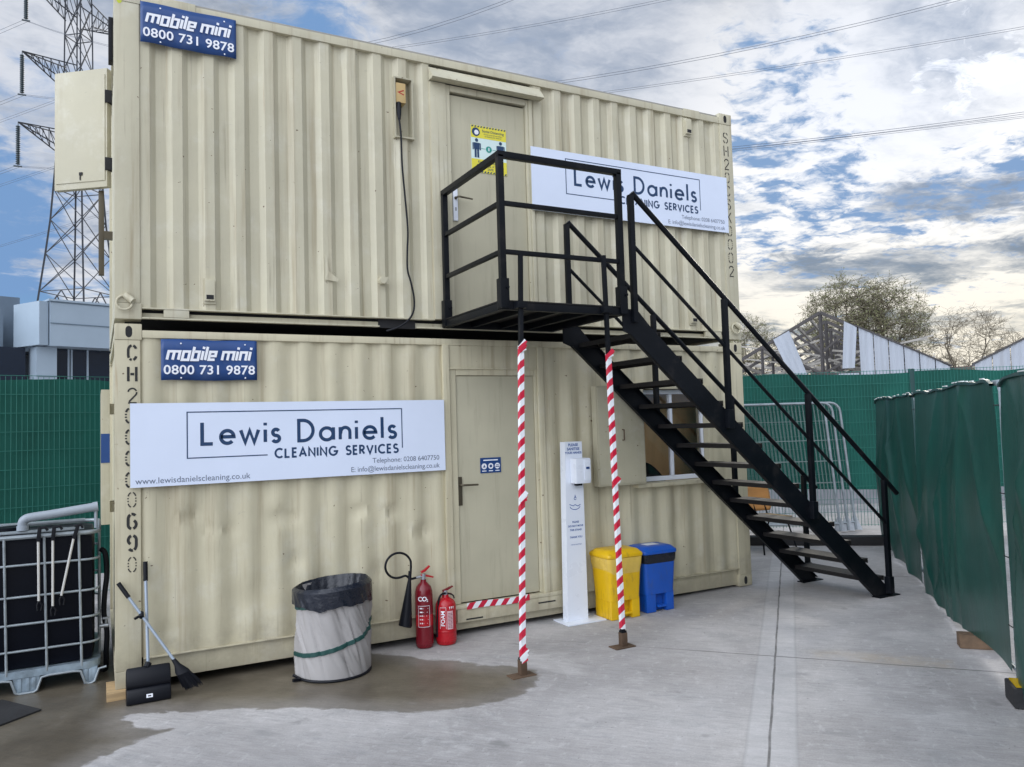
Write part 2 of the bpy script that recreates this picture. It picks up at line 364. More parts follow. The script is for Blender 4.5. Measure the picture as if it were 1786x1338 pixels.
M_WOOD = pm('timber', (0.42, 0.29, 0.15), 0.75, var=0.25, stretch=(1, 9, 9), bump=0.2)
M_DWOOD = pm('dark_timber', (0.14, 0.09, 0.055), 0.8, var=0.3, stretch=(1, 7, 7), bump=0.3)
M_PLYW = pm('orange_plywood', (0.55, 0.27, 0.095), 0.4, var=0.12, stretch=(1, 1, 5))
M_LINING = pm('brown_lining', (0.78, 0.50, 0.25), 0.6, var=0.15, stretch=(3, 3, 0.5))
M_IBC = pm('black_tank', (0.002, 0.003, 0.007), 0.45, spec=0.13, var=0.15)
M_BLUEGREY = pm('pallet_steel', (0.33, 0.42, 0.50), 0.45, 0.5, var=0.25, vscale=8, dirt=((0.12, 0.13, 0.14), 0.5, 5, (1, 1, 1)))
M_ALU = pm('blue_grey_handle', (0.34, 0.40, 0.48), 0.4, 0.3, var=0.05)
M_STICK = pm('pale_stick', (0.55, 0.54, 0.52), 0.45, var=0.05)
M_PIPE = pm('grey_plastic_pipe', (0.29, 0.33, 0.38), 0.4, var=0.08)
M_SHEET = cloth('green_sheeting', (0.008, 0.062, 0.050), 0.0, 0.34, 0.28, 0.45)
M_NET = cloth('green_netting', (0.010, 0.098, 0.077), 0.22, 0.75, 0.22)
M_GWIRE = pm('green_wire', (0.02, 0.16, 0.13), 0.5)
M_GPOST = pm('green_post', (0.006, 0.045, 0.045), 0.5)
M_WEDGE = pm('white_hem', (0.72, 0.74, 0.74), 0.6, var=0.2, vscale=18)
M_PYL = pm('pylon_steel', (0.035, 0.04, 0.05), 0.6, 0.2, var=0.15, vscale=0.5)
M_INS = pm('insulator', (0.05, 0.07, 0.08), 0.3)
M_WIRE = pm('conductor', (0.09, 0.10, 0.125), 0.6)
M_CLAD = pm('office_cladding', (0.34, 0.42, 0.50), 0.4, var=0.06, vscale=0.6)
M_CLADSHADE = pm('office_cladding_shaded', (0.15, 0.20, 0.26), 0.45, var=0.08)  # cladding colour darkened to carry the shade on the wings
M_CLADD = pm('office_cladding_joint', (0.13, 0.18, 0.23), 0.5)
M_OGLASS = pm('dark_window_glass', (0.010, 0.018, 0.035), 0.08, var=0.05, spec=0.6)
M_SHED = pm('old_white_cladding', (0.34, 0.37, 0.42), 0.7, var=0.10, vscale=0.8, stretch=(4, 4, 0.5), dirt=((0.30, 0.31, 0.33), 0.6, 1.2, (4, 4, 0.6)))
M_SHEDF = pm('shed_frame', (0.06, 0.055, 0.055), 0.8, var=0.3)
M_SHEDP = pm('bleached_purlin', (0.34, 0.32, 0.29), 0.8, var=0.3)
M_BRICK = pm('dark_brick', (0.10, 0.075, 0.065), 0.85, var=0.35, vscale=5)
M_BARK = pm('bark', (0.095, 0.078, 0.058), 0.9, var=0.3)
M_TWIG = pm('twig', (0.15, 0.125, 0.085), 0.9, var=0.3)
M_LEAF = pm('young_leaf', (0.16, 0.165, 0.075), 0.8, var=0.35, vscale=0.6)
M_GREYWALL = pm('grey_render', (0.30, 0.30, 0.33), 0.85, var=0.15)
M_YINK = pm('poster_yellow', (0.74, 0.66, 0.06), 0.4, var=0.03)
M_POSTW = pm('poster_white', (0.66, 0.80, 0.78), 0.35, var=0.03)
M_TEAL = pm('poster_teal', (0.03, 0.30, 0.25), 0.4, var=0.03)
M_GLASS = glass('window_glass')
M_TAPE = stripes('red_white_tape', (-0.70, 0.70, 1.0), 0.113, (0.55, 0.012, 0.045), (0.78, 0.80, 0.84))
M_TAPE2 = stripes('red_white_tape_flat', (1.0, 0.0, -0.8), 0.115, (0.55, 0.012, 0.045), (0.78, 0.80, 0.84))
M_BRASS = pm('socket_box', (0.56, 0.40, 0.18), 0.5)
M_BRONZE = pm('bronze_handle', (0.10, 0.085, 0.06), 0.4, 0.6)
M_CONC = concrete('broomed_concrete', False)
M_WET = concrete('damp_concrete', True)
M_YARD = pm('far_ground', (0.27, 0.27, 0.28), 0.9, var=0.2, vscale=0.2)
M_LABELW = pm('label_pink_white', (0.70, 0.45, 0.48), 0.4)
M_SPRAY = pm('yellow_green_spray', (0.55, 0.62, 0.03), 0.5)

# ------------------------------------------------------------------ mesh helpers
class MB:
    def __init__(s): s.v = []; s.f = []; s.m = []
    def add(s, vs, fs, m=0):
        o = len(s.v); s.v += [tuple(v) for v in vs]
        for f in fs: s.f.append([i + o for i in f]); s.m.append(m)
        return s
    def box(s, x0, x1, y0, y1, z0, z1, m=0, b=0.0):
        return s.obox(((x0 + x1) / 2, (y0 + y1) / 2, (z0 + z1) / 2), (1, 0, 0), (0, 1, 0), (0, 0, 1), abs(x1 - x0) / 2, abs(y1 - y0) / 2, abs(z1 - z0) / 2, m, b)
    def obox(s, c, ax, ay, az, hx, hy, hz, m=0, b=0.0):
        c = Vector(c); ax, ay, az = Vector(ax), Vector(ay), Vector(az)
        if b <= 0:
            vs = [c + ax * (hx * i) + ay * (hy * j) + az * (hz * k) for i in (-1, 1) for j in (-1, 1) for k in (-1, 1)]
            return s.add(vs, [(0, 1, 3, 2), (4, 6, 7, 5), (0, 4, 5, 1), (2, 3, 7, 6), (0, 2, 6, 4), (1, 5, 7, 3)], m)
        b = min(b, hx * .9, hy * .9, hz * .9)
        bm = bmesh.new(); bmesh.ops.create_cube(bm, size=2.0)
        for v in bm.verts: v.co = Vector((v.co.x * hx, v.co.y * hy, v.co.z * hz))
        bmesh.ops.bevel(bm, geom=bm.edges[:], offset=b, segments=2, profile=0.7, affect='EDGES')
        bm.verts.index_update()
        vs = [c + ax * v.co.x + ay * v.co.y + az * v.co.z for v in bm.verts]
        fs = [[v.index for v in f.verts] for f in bm.faces]
        bm.free()
        return s.add(vs, fs, m)
    def bar(s, p, q, wd, ht, m=0, up=(0, 0, 1), b=0.0):
        p, q = Vector(p), Vector(q); d = (q - p); L = d.length; d.normalize()
        u = Vector(up)
        if abs(d.dot(u)) > 0.98: u = Vector((0, 1, 0))
        sx = d.cross(u).normalized(); uy = sx.cross(d).normalized()
        return s.obox((p + q) / 2, d, sx, uy, L / 2, wd / 2, ht / 2, m, b)
    def tube(s, pts, r, n=8, m=0, cap=True, closed=False):
        pts = [Vector(p) for p in pts]; k = len(pts)
        rs = r if isinstance(r, (list, tuple)) else [r] * k
        t0 = (pts[1] - pts[0]).normalized()
        a = Vector((0, 0, 1)) if abs(t0.z) < 0.9 else Vector((1, 0, 0))
        nrm = t0.cross(a).normalized()
        vs = []
        for i, p in enumerate(pts):
            if closed: t = (pts[(i + 1) % k] - pts[i - 1]).normalized()
            else: t = (pts[min(i + 1, k - 1)] - pts[max(i - 1, 0)]).normalized()
            nrm = (nrm - t * nrm.dot(t))
            nrm = nrm.normalized() if nrm.length > 1e-6 else t.orthogonal().normalized()
            bn = t.cross(nrm)
            for j in range(n):
                an = 2 * PI * j / n
                vs.append(p + (nrm * math.cos(an) + bn * math.sin(an)) * rs[i])
        fs = []
        for i in range(k if closed else k - 1):
            for j in range(n):
                a0 = i * n + j; a1 = i * n + (j + 1) % n; i2 = ((i + 1) % k) * n
                fs.append((a0, a1, i2 + (j + 1) % n, i2 + j))
        if cap and not closed:
            fs.append(tuple(range(n))[::-1]); fs.append(tuple((k - 1) * n + j for j in range(n)))
        return s.add(vs, fs, m)
    def lathe(s, prof, c, n=28, m=0, ms=None):
        c = Vector(c); k = len(prof); vs = []
        for r, z in prof:
            for j in range(n):
                an = 2 * PI * j / n
                vs.append(c + Vector((r * math.cos(an), r * math.sin(an), z)))
        o = len(s.v); s.v += [tuple(v) for v in vs]
        for i in range(k - 1):
            for j in range(n):
                s.f.append([o + i * n + j, o + i * n + (j + 1) % n, o + (i + 1) * n + (j + 1) % n, o + (i + 1) * n + j]); s.m.append(ms[i] if ms else m)
        return s
    def prism(s, poly, ext, m=0):
        ext = Vector(ext); k = len(poly)
        vs = [Vector(p) for p in poly] + [Vector(p) + ext for p in poly]
        fs = [tuple(range(k))[::-1], tuple(range(k, 2 * k))] + [(i, (i + 1) % k, k + (i + 1) % k, k + i) for i in range(k)]
        return s.add(vs, fs, m)
    def grid(s, fn, nu, nv, m=0):
        vs = [fn(i / nu, j / nv) for j in range(nv + 1) for i in range(nu + 1)]
        fs = [(j * (nu + 1) + i, j * (nu + 1) + i + 1, (j + 1) * (nu + 1) + i + 1, (j + 1) * (nu + 1) + i) for j in range(nv) for i in range(nu)]
        return s.add(vs, fs, m)
    def build(s, name, mats, parent=None, smooth=35, kind=None, solidify=0.0):
        me = bpy.data.meshes.new(name)
        org = wloc(parent) if parent else Vector((0, 0, 0))
        me.from_pydata([tuple(Vector(v) - org) for v in s.v], [], s.f)
        for mt in (mats if isinstance(mats, (list, tuple)) else [mats]): me.materials.append(mt)
        me.polygons.foreach_set('material_index', s.m)
        if smooth:
            me.polygons.foreach_set('use_smooth', [True] * len(me.polygons))
            me.set_sharp_from_angle(angle=R(smooth))
        me.update()
        o = bpy.data.objects.new(name, me); COL.objects.link(o)
        if parent: o.parent = parent
        if kind: o['kind'] = kind
        if solidify:
            md = o.modifiers.new('thickness', 'SOLIDIFY'); md.thickness = solidify; md.offset = 0
        return o

def wloc(o):
    v = Vector(o.location)
    while o.parent: o = o.parent; v = v + Vector(o.location)
    return v
def thing(name, label, cat, loc=(0, 0, 0), group=None):
    o = bpy.data.objects.new(name, None); COL.objects.link(o)
    o.location = loc; o.empty_display_size = 0.1
    o['label'] = label; o['category'] = cat
    if group: o['group'] = group
    return o
def tag(o, label, cat, group=None):
    o['label'] = label; o['category'] = cat
    if group: o['group'] = group
    return o
def dup(root, loc, label, rotz=None):
    def cp(o, par):
        c = o.copy(); COL.objects.link(c); c.parent = par
        for ch in list(o.children): cp(ch, c)
        return c
    r = cp(root, None); r.location = loc; r['label'] = label
    if rotz is not None: r.rotation_euler = (0, 0, rotz)
    return r
def gz(x): return min(0.0, max(-0.08, -0.06 + 0.009 * x))

# ------------------------------------------------------------------ lettering
def font_geo(txt, size, bold=0.0, align='CENTER', shear=0.0, spacing=1.0):
    cu = bpy.data.curves.new('t', 'FONT'); cu.body = txt; cu.size = size; cu.offset = bold * size
    cu.align_x = align; cu.align_y = 'CENTER'; cu.shear = shear; cu.space_character = spacing; cu.resolution_u = 3; cu.fill_mode = 'FRONT'
    o = bpy.data.objects.new('t', cu); COL.objects.link(o)
    bpy.context.view_layer.update()
    me = bpy.data.meshes.new_from_object(o.evaluated_get(bpy.context.evaluated_depsgraph_get()))
    vs = [(v.co.x, v.co.y) for v in me.vertices]; fs = [list(p.vertices) for p in me.polygons]
    bpy.data.objects.remove(o); bpy.data.curves.remove(cu); bpy.data.meshes.remove(me)
    return vs, fs
class Face2D:
    """collects flat marks on a plane: origin O, axes X, Y and outward normal N"""
    def __init__(s, O, X=(1, 0, 0), Y=(0, 0, 1)):
        s.O, s.X, s.Y = Vector(O), Vector(X).normalized(), Vector(Y).normalized(); s.N = s.X.cross(s.Y); s.mb = MB(); s.k = 0
    def P(s, x, y, h=0.0): return s.O + s.X * x + s.Y * y + s.N * h
    def shape(s, vs, fs, m=0, lift=0.0):
        s.k += 1
        s.mb.add([s.P(x, y, 0.0010 + lift + 0.00002 * (s.k % 40)) for x, y in vs], fs, m); return s
    def poly(s, pts, m=0, lift=0.0): return s.shape(pts, [list(range(len(pts)))], m, lift)
    def rect(s, x0, x1, y0, y1, m=0, lift=0.0): return s.poly([(x0, y0), (x1, y0), (x1, y1), (x0, y1)], m, lift)
    def disc(s, x, y, r, m=0, lift=0.0, n=24): return s.poly([(x + r * math.cos(2 * PI * i / n), y + r * math.sin(2 * PI * i / n)) for i in range(n)], m, lift)
    def text(s, t, x, y, size, m=0, lift=0.0, **kw):
        rot = kw.pop('rot', 0.0); vs, fs = font_geo(t, size, **kw)
        c, sn = math.cos(rot), math.sin(rot)
        return s.shape([(x + a * c - b * sn, y + a * sn + b * c) for a, b in vs], fs, m, lift)
    def stroke(s, pts, wd, m=0, closed=False, lift=0.0):
        pts = [Vector(p) for p in pts]; k = len(pts); L = []; Rr = []
        for i in range(k):
            if closed: a, b = pts[i] - pts[i - 1], pts[(i + 1) % k] - pts[i]
            else: a = pts[i] - pts[max(i - 1, 0)]; b = pts[min(i + 1, k - 1)] - pts[i]
            if a.length < 1e-9: a = b
            if b.length < 1e-9: b = a
            a = a.normalized(); b = b.normalized(); t = (a + b)
            t = t.normalized() if t.length > 1e-6 else a
            n = Vector((-t.y, t.x)); cs = max(0.45, n.dot(Vector((-a.y, a.x))))
            L.append(pts[i] + n * (wd / 2 / cs)); Rr.append(pts[i] - n * (wd / 2 / cs))
        fs = []
        for i in range(k if closed else k - 1):
            j = (i + 1) % k; fs.append([k + i, k + j, j, i])
        return s.shape([tuple(p) for p in L + Rr], fs, m, lift)
    def build(s, name, mats, parent): return s.mb.build(name, mats, parent, smooth=0)

def arc(cx, cy, rx, ry, a0, a1, n=16):
    return [(cx + rx * math.cos(R(a0 + (a1 - a0) * i / n)), cy + ry * math.sin(R(a0 + (a1 - a0) * i / n))) for i in range(n + 1)]
GL = {  # geometric monoline letters: list of (points, closed), advance
 'L': ([([(0, 1), (0, 0), (.48, 0)], 0)], .50), 'e': ([([(.03, .31), (.62, .31)] + arc(.32, .30, .30, .30, 6, 318, 22), 0)], .62),
 'w': ([([(0, .6), (.21, 0), (.42, .58), (.63, 0), (.84, .6)], 0)], .84), 'i': ([([(0, 0), (0, .6)], 0), ([(0, .80), (0, .93)], 0)], .02),
 's': ([(arc(.17, .45, .15, .15, 25, 262, 12) + arc(.17, .15, .17, .15, 82, -155, 12), 0)], .34),
 'D': ([([(0, 0), (0, 1), (.2, 1)] + arc(.2, .5, .46, .5, 88, -88, 18) + [(.2, 0)], 1)], .68),
 'a': ([(arc(.30, .30, .30, .30, 0, 345, 24), 1), ([(.62, .62), (.62, 0)], 0)], .62),
 'n': ([([(0, 0), (0, .62)], 0), ([(.02, .30)] + arc(.25, .36, .22, .24, 165, 0, 12) + [(.47, 0)], 0)], .47), 'l': ([([(0, 0), (0, 1.08)], 0)], .02),
 'C': ([(arc(.5, .5, .48, .5, 48, 312, 22), 0)], .82), 'E': ([([(.46, 1), (0, 1), (0, 0), (.46, 0)], 0), ([(.03, .52), (.42, .52)], 0)], .46),
 'A': ([([(0, 0), (.38, 1), (.76, 0)], 0), ([(.16, .32), (.60, .32)], 0)], .76), 'N': ([([(0, 0), (0, 1), (.68, 0), (.68, 1)], 0)], .68),
 'I': ([([(0, 0), (0, 1)], 0)], .02), 'G': ([(arc(.5, .5, .48, .5, 48, 352, 24) + [(.98, .46), (.55, .46)], 0)], .98),
 'S': ([(arc(.28, .75, .24, .25, 30, 262, 12) + arc(.28, .25, .28, .25, 82, -150, 12), 0)], .56),
 'R': ([([(0, 0), (0, 1), (.22, 1)] + arc(.22, .74, .28, .26, 85, -85, 10) + [(.05, .48)], 0), ([(.24, .46), (.54, 0)], 0)], .54),
 'V': ([([(0, 1), (.38, 0), (.76, 1)], 0)], .76), ' ': ([], .42)}
def mono(F, txt, x, y, h, wd, track, m=0, xmax=None):
    wds = sum(GL[c][1] for c in txt) * h + track * (len(txt) - 1)
    k = 1.0
    if xmax: k = (xmax - x) / wds
    for c in txt:
        for pts, cl in GL[c][0]: F.stroke([(x + px * h * k, y + py * h) for px, py in pts], wd, m, bool(cl))
        x += (GL[c][1] * h + track) * k
MG = {'m': [[(0, 0), (0, .6), (.84, .6), (.84, 0)], [(.42, .52), (.42, 0)]], 'o': [[(0, 0), (0, .6), (.46, .6), (.46, 0), None]], 'b': [[(0, .95), (0, 0), (.46, 0), (.46, .6), (.08, .6)]],
      'i': [[(0, 0), (0, .66)], [(0, .80), (0, .97)]], 'l': [[(0, 0), (0, .97)]], 'e': [[(.46, .03), (0, .03), (0, .6), (.46, .6), (.46, .30), (.08, .30)]], 'n': [[(0, 0), (0, .6), (.46, .6), (.46, 0)]]}
MW = {'m': .84, 'o': .46, 'b': .46, 'i': 0, 'l': 0, 'e': .46, 'n': .46}
def blocky(F, txt, x, y, h, xmax, m=0):
    wd = .205; gap = .07
    tot = sum((.30 if c == ' ' else MW[c] + wd + gap) for c in txt) - gap; k = (xmax - x - .22 * h) / tot
    cx = wd / 2
    for c in txt:
        if c == ' ': cx += .30; continue
        for st in MG[c]:
            cl = st[-1] is None
            F.stroke([(x + (cx + p[0]) * k + .22 * p[1] * h, y + p[1] * h) for p in st if p], wd * k, m, cl)
        cx += MW[c] + wd + gap
STEN = {  # stencil figures with bridges
 '0': [arc(.25, .66, .25, .34, 165, 105, 5), arc(.25, .66, .25, .34, 75, 15, 5), arc(.25, .34, .25, .34, 195, 255, 5), arc(.25, .34, .25, .34, 285, 345, 5), [(0, .64), (0, .55)], [(0, .45), (0, .36)], [(.5, .64), (.5, .55)], [(.5, .45), (.5, .36)]],
 'C': [arc(.25, .66, .25, .34, 98, 180, 6) + arc(.25, .34, .25, .34, 180, 215, 4), arc(.25, .34, .25, .34, 232, 262, 4), arc(.25, .66, .25, .34, 75, 20, 5), arc(.25, .34, .25, .34, 285, 345, 5)],
 'H': [[(0, 0), (0, 1)], [(.5, 0), (.5, 1)], [(.13, .5), (.37, .5)]],
 '2': [arc(.25, .72, .25, .28, 170, 20, 8), arc(.25, .72, .25, .28, 5, -35, 4) + [(.05, .08)], [(0, 0), (.5, 0)]],
 '6': [arc(.25, .66, .25, .34, 40, 100, 5), arc(.25, .66, .25, .34, 118, 180, 5) + arc(.25, .29, .25, .29, 180, 255, 6), arc(.25, .29, .25, .29, 285, 425, 9)],
 '9': [arc(.25, .34, .25, .34, 220, 280, 5), arc(.25, .34, .25, .34, 298, 360, 5) + arc(.25, .71, .25, .29, 0, 75, 6), arc(.25, .71, .25, .29, 105, 245, 9)],
 'S': [arc(.25, .75, .25, .25, 10, 75, 5), arc(.25, .75, .25, .25, 105, 215, 7) + [(.40, .45)], [(.44, .40)] + arc(.25, .25, .25, .25, 20, -75, 7), arc(.25, .25, .25, .25, -105, -175, 5)],
 'K': [[(0, 0), (0, 1)], [(.12, .48), (.5, 1)], [(.20, .58), (.5, 0)]]}
def stencil(txt, x, ztop, h, step, wd, parent, ww=0.075, lw=0.0125):
    F = Face2D((x, -0.001, 0))
    for i, c in enumerate(txt):
        if c == '_': continue
        for st in STEN[c]: F.stroke([(px * ww / .5, ztop - i * step - h + py * h) for px, py in st], lw)
    return F.build('stencil_number', M_BLACKINK, parent)

# ------------------------------------------------------------------ SETTING: ground
g = MB()
xs = [-400, -2.3, 6.66, 400]
for i in range(3):
    a, b = xs[i], xs[i + 1]
    g.add([(a, -400, gz(a)), (b, -400, gz(b)), (b, 400, gz(b)), (a, 400, gz(a))], [(0, 1, 2, 3)])
ground = g.build('concrete_ground', M_CONC, smooth=0, kind='structure')
# damp patch, 4 mm up
wp = [(-4.5, -4.6), (-1.6, -2.55), (-.60, -1.52), (-.18, -1.19), (-.02, -1.03), (.06, -1.0), (.14, -.93), (.30, -.86), (.17, -.78), (.05, -.66), (.10, -.58), (.03, -.50), (.08, -.40), (.22, -.46), (.42, -.60), (.66, -.70), (.92, -.87), (1.15, -1.00), (1.37, -1.19), (1.6, -1.40), (1.84, -1.53), (2.1, -1.58), (2.36, -1.57), (2.56, -1.46), (2.69, -1.30), (2.74, -1.16), (2.66, -1.02), (2.56, -.90), (2.46, -.80), (2.33, -.60), (2.15, -.43), (2.08, -.28), (2.00, -.16), (1.86, -.02), (1.86, .6), (-.05, .9), (-1.2, 2.2), (-5, 2.2)]
def sd_poly(px, py):
    d2 = 1e9; ins = False; n = len(wp); j = n - 1
    for i in range(n):
        (ax, ay), (bx, by) = wp[j], wp[i]
        ex, ey = bx - ax, by - ay; wx, wy = px - ax, py - ay
        t_ = max(0.0, min(1.0, (wx * ex + wy * ey) / (ex * ex + ey * ey + 1e-12)))
        d2 = min(d2, (wx - ex * t_) ** 2 + (wy - ey * t_) ** 2)
        if (ay > py) != (by > py) and px < (bx - ax) * (py - ay) / (by - ay) + ax: ins = not ins
        j = i
    return d2 ** .5 * (1 if ins else -1)
g = MB(); val = []; idx = {}; ST = 0.045
for iy in range(int(4.6 / ST) + 1):
    for ix in range(int(6.2 / ST) + 1):
        x, y = -3.2 + ix * ST, -3.6 + iy * ST; dd_ = sd_poly(x, y)
        if dd_ > -0.24: idx[(ix, iy)] = len(g.v); g.v.append((x, y, gz(x) - .002 + .006 * max(0.0, min(1.0, (dd_ + .23) / .10)))); val.append(dd_)
for (ix, iy), i0 in idx.items():
    q_ = [(ix, iy), (ix + 1, iy), (ix + 1, iy + 1), (ix, iy + 1)]
    if all(k in idx for k in q_): g.f.append([idx[k] for k in q_]); g.m.append(0)
dampo = g.build('damp_patch', M_WET, smooth=0, kind='structure')
at_ = dampo.data.attributes.new('damp', 'FLOAT', 'POINT'); at_.data.foreach_set('value', val)

# ------------------------------------------------------------------ CONTAINERS
L = 6.058; WD = 2.438
PER = 0.2262
def prof_y(x, ph, dep):
    u = ((x - ph) / PER) % 1.0         # left-facing slope centred on u=0
    a = 0.095                           # half slope width, as a share of the period
    if u < a or u > 1 - a:
        uu = u if u < .5 else u - 1
        return dep * (0.5 - uu / (2 * a))       # going +x the sheet comes forward
    if u < 0.5 - a: return 0.0
    if u < 0.5 + a: return dep * ((u - (0.5 - a)) / (2 * a))
    return dep
def corr_breaks(x0, x1, ph, extra=()):
    a = 0.095; xsx = {x0, x1}
    k = math.floor((x0 - ph) / PER) - 1
    while ph + k * PER < x1 + PER:
        for u in (-a, a, .5 - a, .5 + a):
            x = ph + (k + u) * PER
            if x0 < x < x1: xsx.add(x)
        k += 1
    for e in extra:
        if x0 < e < x1: xsx.add(e)
    r = sorted(xsx); out = [r[0]]
    for v in r[1:]:
        if v - out[-1] > 1e-4: out.append(v)
    return out
DENTS = [(a_, b_, r_, d_ * 1.35) for a_, b_, r_, d_ in [(.51, 1.16, .09, .020), (.61, 1.06, .07, .014), (1.14, 1.11, .08, .022), (1.25, 1.10, .05, .015), (1.78, 1.11, .07, .022), (2.06, 1.07, .07, .024), (2.34, .89, .08, .026), (1.26, .76, .07, .018), (.78, 1.04, .06, .014), (.33, .36, .06, .012), (1.50, .55, .12, .016), (4.3, .9, .1, .014), (5.1, .7, .12, .012), (.9, .5, .15, .014), (1.95, .6, .10, .016), (2.2, 1.9, .08, .012), (5.75, 1.5, .08, .014), (.4, 1.9, .1, .01)]]
def corr_panel(mb, x0, x1, z0, z1, ph, dep, holes=(), yoff=0.012, dents=(), zst=None, flip=False, ybase=0.0):
    ex = [h[0] for h in holes] + [h[1] for h in holes]
    xsx = corr_breaks(x0, x1, ph, ex)
    if dents:
        r = []
        for i in range(len(xsx) - 1):
            k = max(1, int((xsx[i + 1] - xsx[i]) / 0.024)); r += [xsx[i] + (xsx[i + 1] - xsx[i]) * j / k for j in range(k)]
        xsx = r + [xsx[-1]]
    zs = {z0, z1}
    for h in holes:
        for e in (h[2], h[3]):
            if z0 < e < z1: zs.add(e)
    if zst:
        k = int((z1 - z0) / zst)
        for i in range(1, k): zs.add(z0 + (z1 - z0) * i / k)
    zs = sorted(zs); zz_ = [zs[0]]
    for v in zs[1:]:
        if v - zz_[-1] > 1e-3: zz_.append(v)
    def Y(x, z):
        y = yoff + prof_y(x, ph, dep)
        for (a, b, r, d) in dents:
            q = ((x - a) ** 2 + (z - b) ** 2) / (r * r)
            if q < 6: y += d * math.exp(-q) * (1 - 0.5 * q)
        return (ybase - y) if flip else ybase + y
    nx = len(xsx)
    vs = [(x, Y(x, z), z) for z in zz_ for x in xsx]; fs = []
    for j in range(len(zz_) - 1):
        for i in range(nx - 1):
            cx, cz = (xsx[i] + xsx[i + 1]) / 2, (zz_[j] + zz_[j + 1]) / 2
            if any(h[0] < cx < h[1] and h[2] < cz < h[3] for h in holes): continue
            fs.append((j * nx + i, j * nx + i + 1, (j + 1) * nx + i + 1, (j + 1) * nx + i))
    mb.add(vs, fs)

def casting(root, cx, cy, z0, mat, name='corner_casting'):
    c = MB()
    sx = 1 if cx < L / 2 else -1; sy = 1 if cy < WD / 2 else -1
    x0, x1 = (cx, cx + .178 * sx); y0, y1 = (cy - .004 * sy, cy + .162 * sy)
    c.box(min(x0, x1), max(x0, x1), min(y0, y1), max(y0, y1), z0, z0 + .118, 0, .008)
    o = c.build(name, mat, root)
    if z0 > 2.6 and z0 < 2.7 and sy > 0: return o          # the lashing ring fills this one
    F = Face2D((cx + .092 * sx, min(y0, y1) if sy > 0 else max(y0, y1), z0 + .059), (sy, 0, 0), (0, 0, 1))
    F.poly(arc(0, .014, .022, .028, 0, 180, 8) + arc(0, -.014, .022, .028, 180, 360, 8), 0)
    F.build('casting_hole', M_DARK, o)
    return o

def container(name, label, z0, h, upper):
    mp = M_UP if upper else M_LO
    root = thing(name, label, 'container', (0, 0, z0))
    zt = z0 + h
    rt0, rt1 = (zt - .115, zt - .048) if upper else (2.49, 2.546)        # top rail
    rb1 = z0 + (.085 if upper else .195)                                  # top of the bottom rail
    for cx in (0, L):
        for cy in (0, WD):
            casting(root, cx, cy, z0, mp); casting(root, cx, cy, zt - .118, mp)
            sx = 1 if cx == 0 else -1; sy = 1 if cy == 0 else -1
            c = MB(); c.box(min(cx, cx + .168 * sx), max(cx, cx + .168 * sx), min(cy, cy + .12 * sy), max(cy, cy + .12 * sy), z0 + .119, zt - .119, 0, .006)
            c.build('corner_post', mp, root)
    # rails
    for y0, y1 in ((.012, .075), (WD - .075, WD - .012)):
        c = MB(); c.box(.179, L - .179, y0 if y0 > 1 else -.001, y1 if y0 > 1 else .075, rt0, rt1, 0, .006); c.build('top_rail', mp, root)
        c = MB()
        f = y0 < 1
        if upper:
            c.box(.179, L - .179, y0 + (.034 if f else 0), y1 + (.02 if f else 0), z0 + .012, rb1 - (.030 if f else .004), 0, .004)
            if f:
                c.box(.179, 1.985, -.002, .044, z0 + .006, z0 + .018, 0, .003); c.box(2.315, L - .179, -.002, .044, z0 + .006, z0 + .018, 0, .003)
        else:
            c.box(.179, L - .179, y0 + (.018 if f else 0), y1, z0 + .02, rb1 - .012, 0, .004)
        c.build('bottom_rail', mp, root)
    for y in (.06, WD - .06): 
        for xx in (.0, L):
            s = 1 if xx == 0 else -1
            if y > 1: continue
            c = MB()
            c.box(min(xx + s * .0, xx + s * .075), max(xx + s * .0, xx + s * .075), .163, WD - .163, rt0, rt1, 0, .006); c.build('end_rail', mp, root)
            c = MB(); c.box(min(xx + s * .0, xx + s * .075), max(xx + s * .0, xx + s * .075), .163, WD - .163, z0 + .01, z0 + .12, 0, .006); c.build('end_rail', mp, root)
    # gusset plates on the rail
    if upper:
        c = MB(); c.box(1.985, 2.315, .034, .045, z0 + .002, rb1 - .008); c.build('fork_pocket', M_DARK, root)
        for a, b in ((.325, .50), (5.56, 5.78)):
            c = MB(); c.box(a, b, -.003, .033, z0 + .020, rb1 + .004, 0, .004); c.build('gusset_plate', mp, root)
        for a, b in ((.52, .76), (5.58, 5.80)):
            c = MB(); c.box(a - .2, b - .2, -.008, -.0015, rt0 - .004, rt1 + .014, 0, .002); c.build('gusset_plate', mp, root)
    if upper:
        c = MB(); c.box(.20, L - .20, .004, .07, rt1 + .001, rt1 + .016, 0, .003); c.build('roof_edge', M_ROOF, root)
    # roof, floor, rear and ends
    c = MB(); c.box(.03, L - .03, .04, WD - .04, rt1 - .05, rt1 - .02, 0); c.build('roof', M_ROOF, root)
    c = MB(); c.box(.03, L - .03, .08, WD - .08, z0 + .03, z0 + .11, 0); c.build('floor', M_DARK, root)
    return root, rt0, rt1, rb1

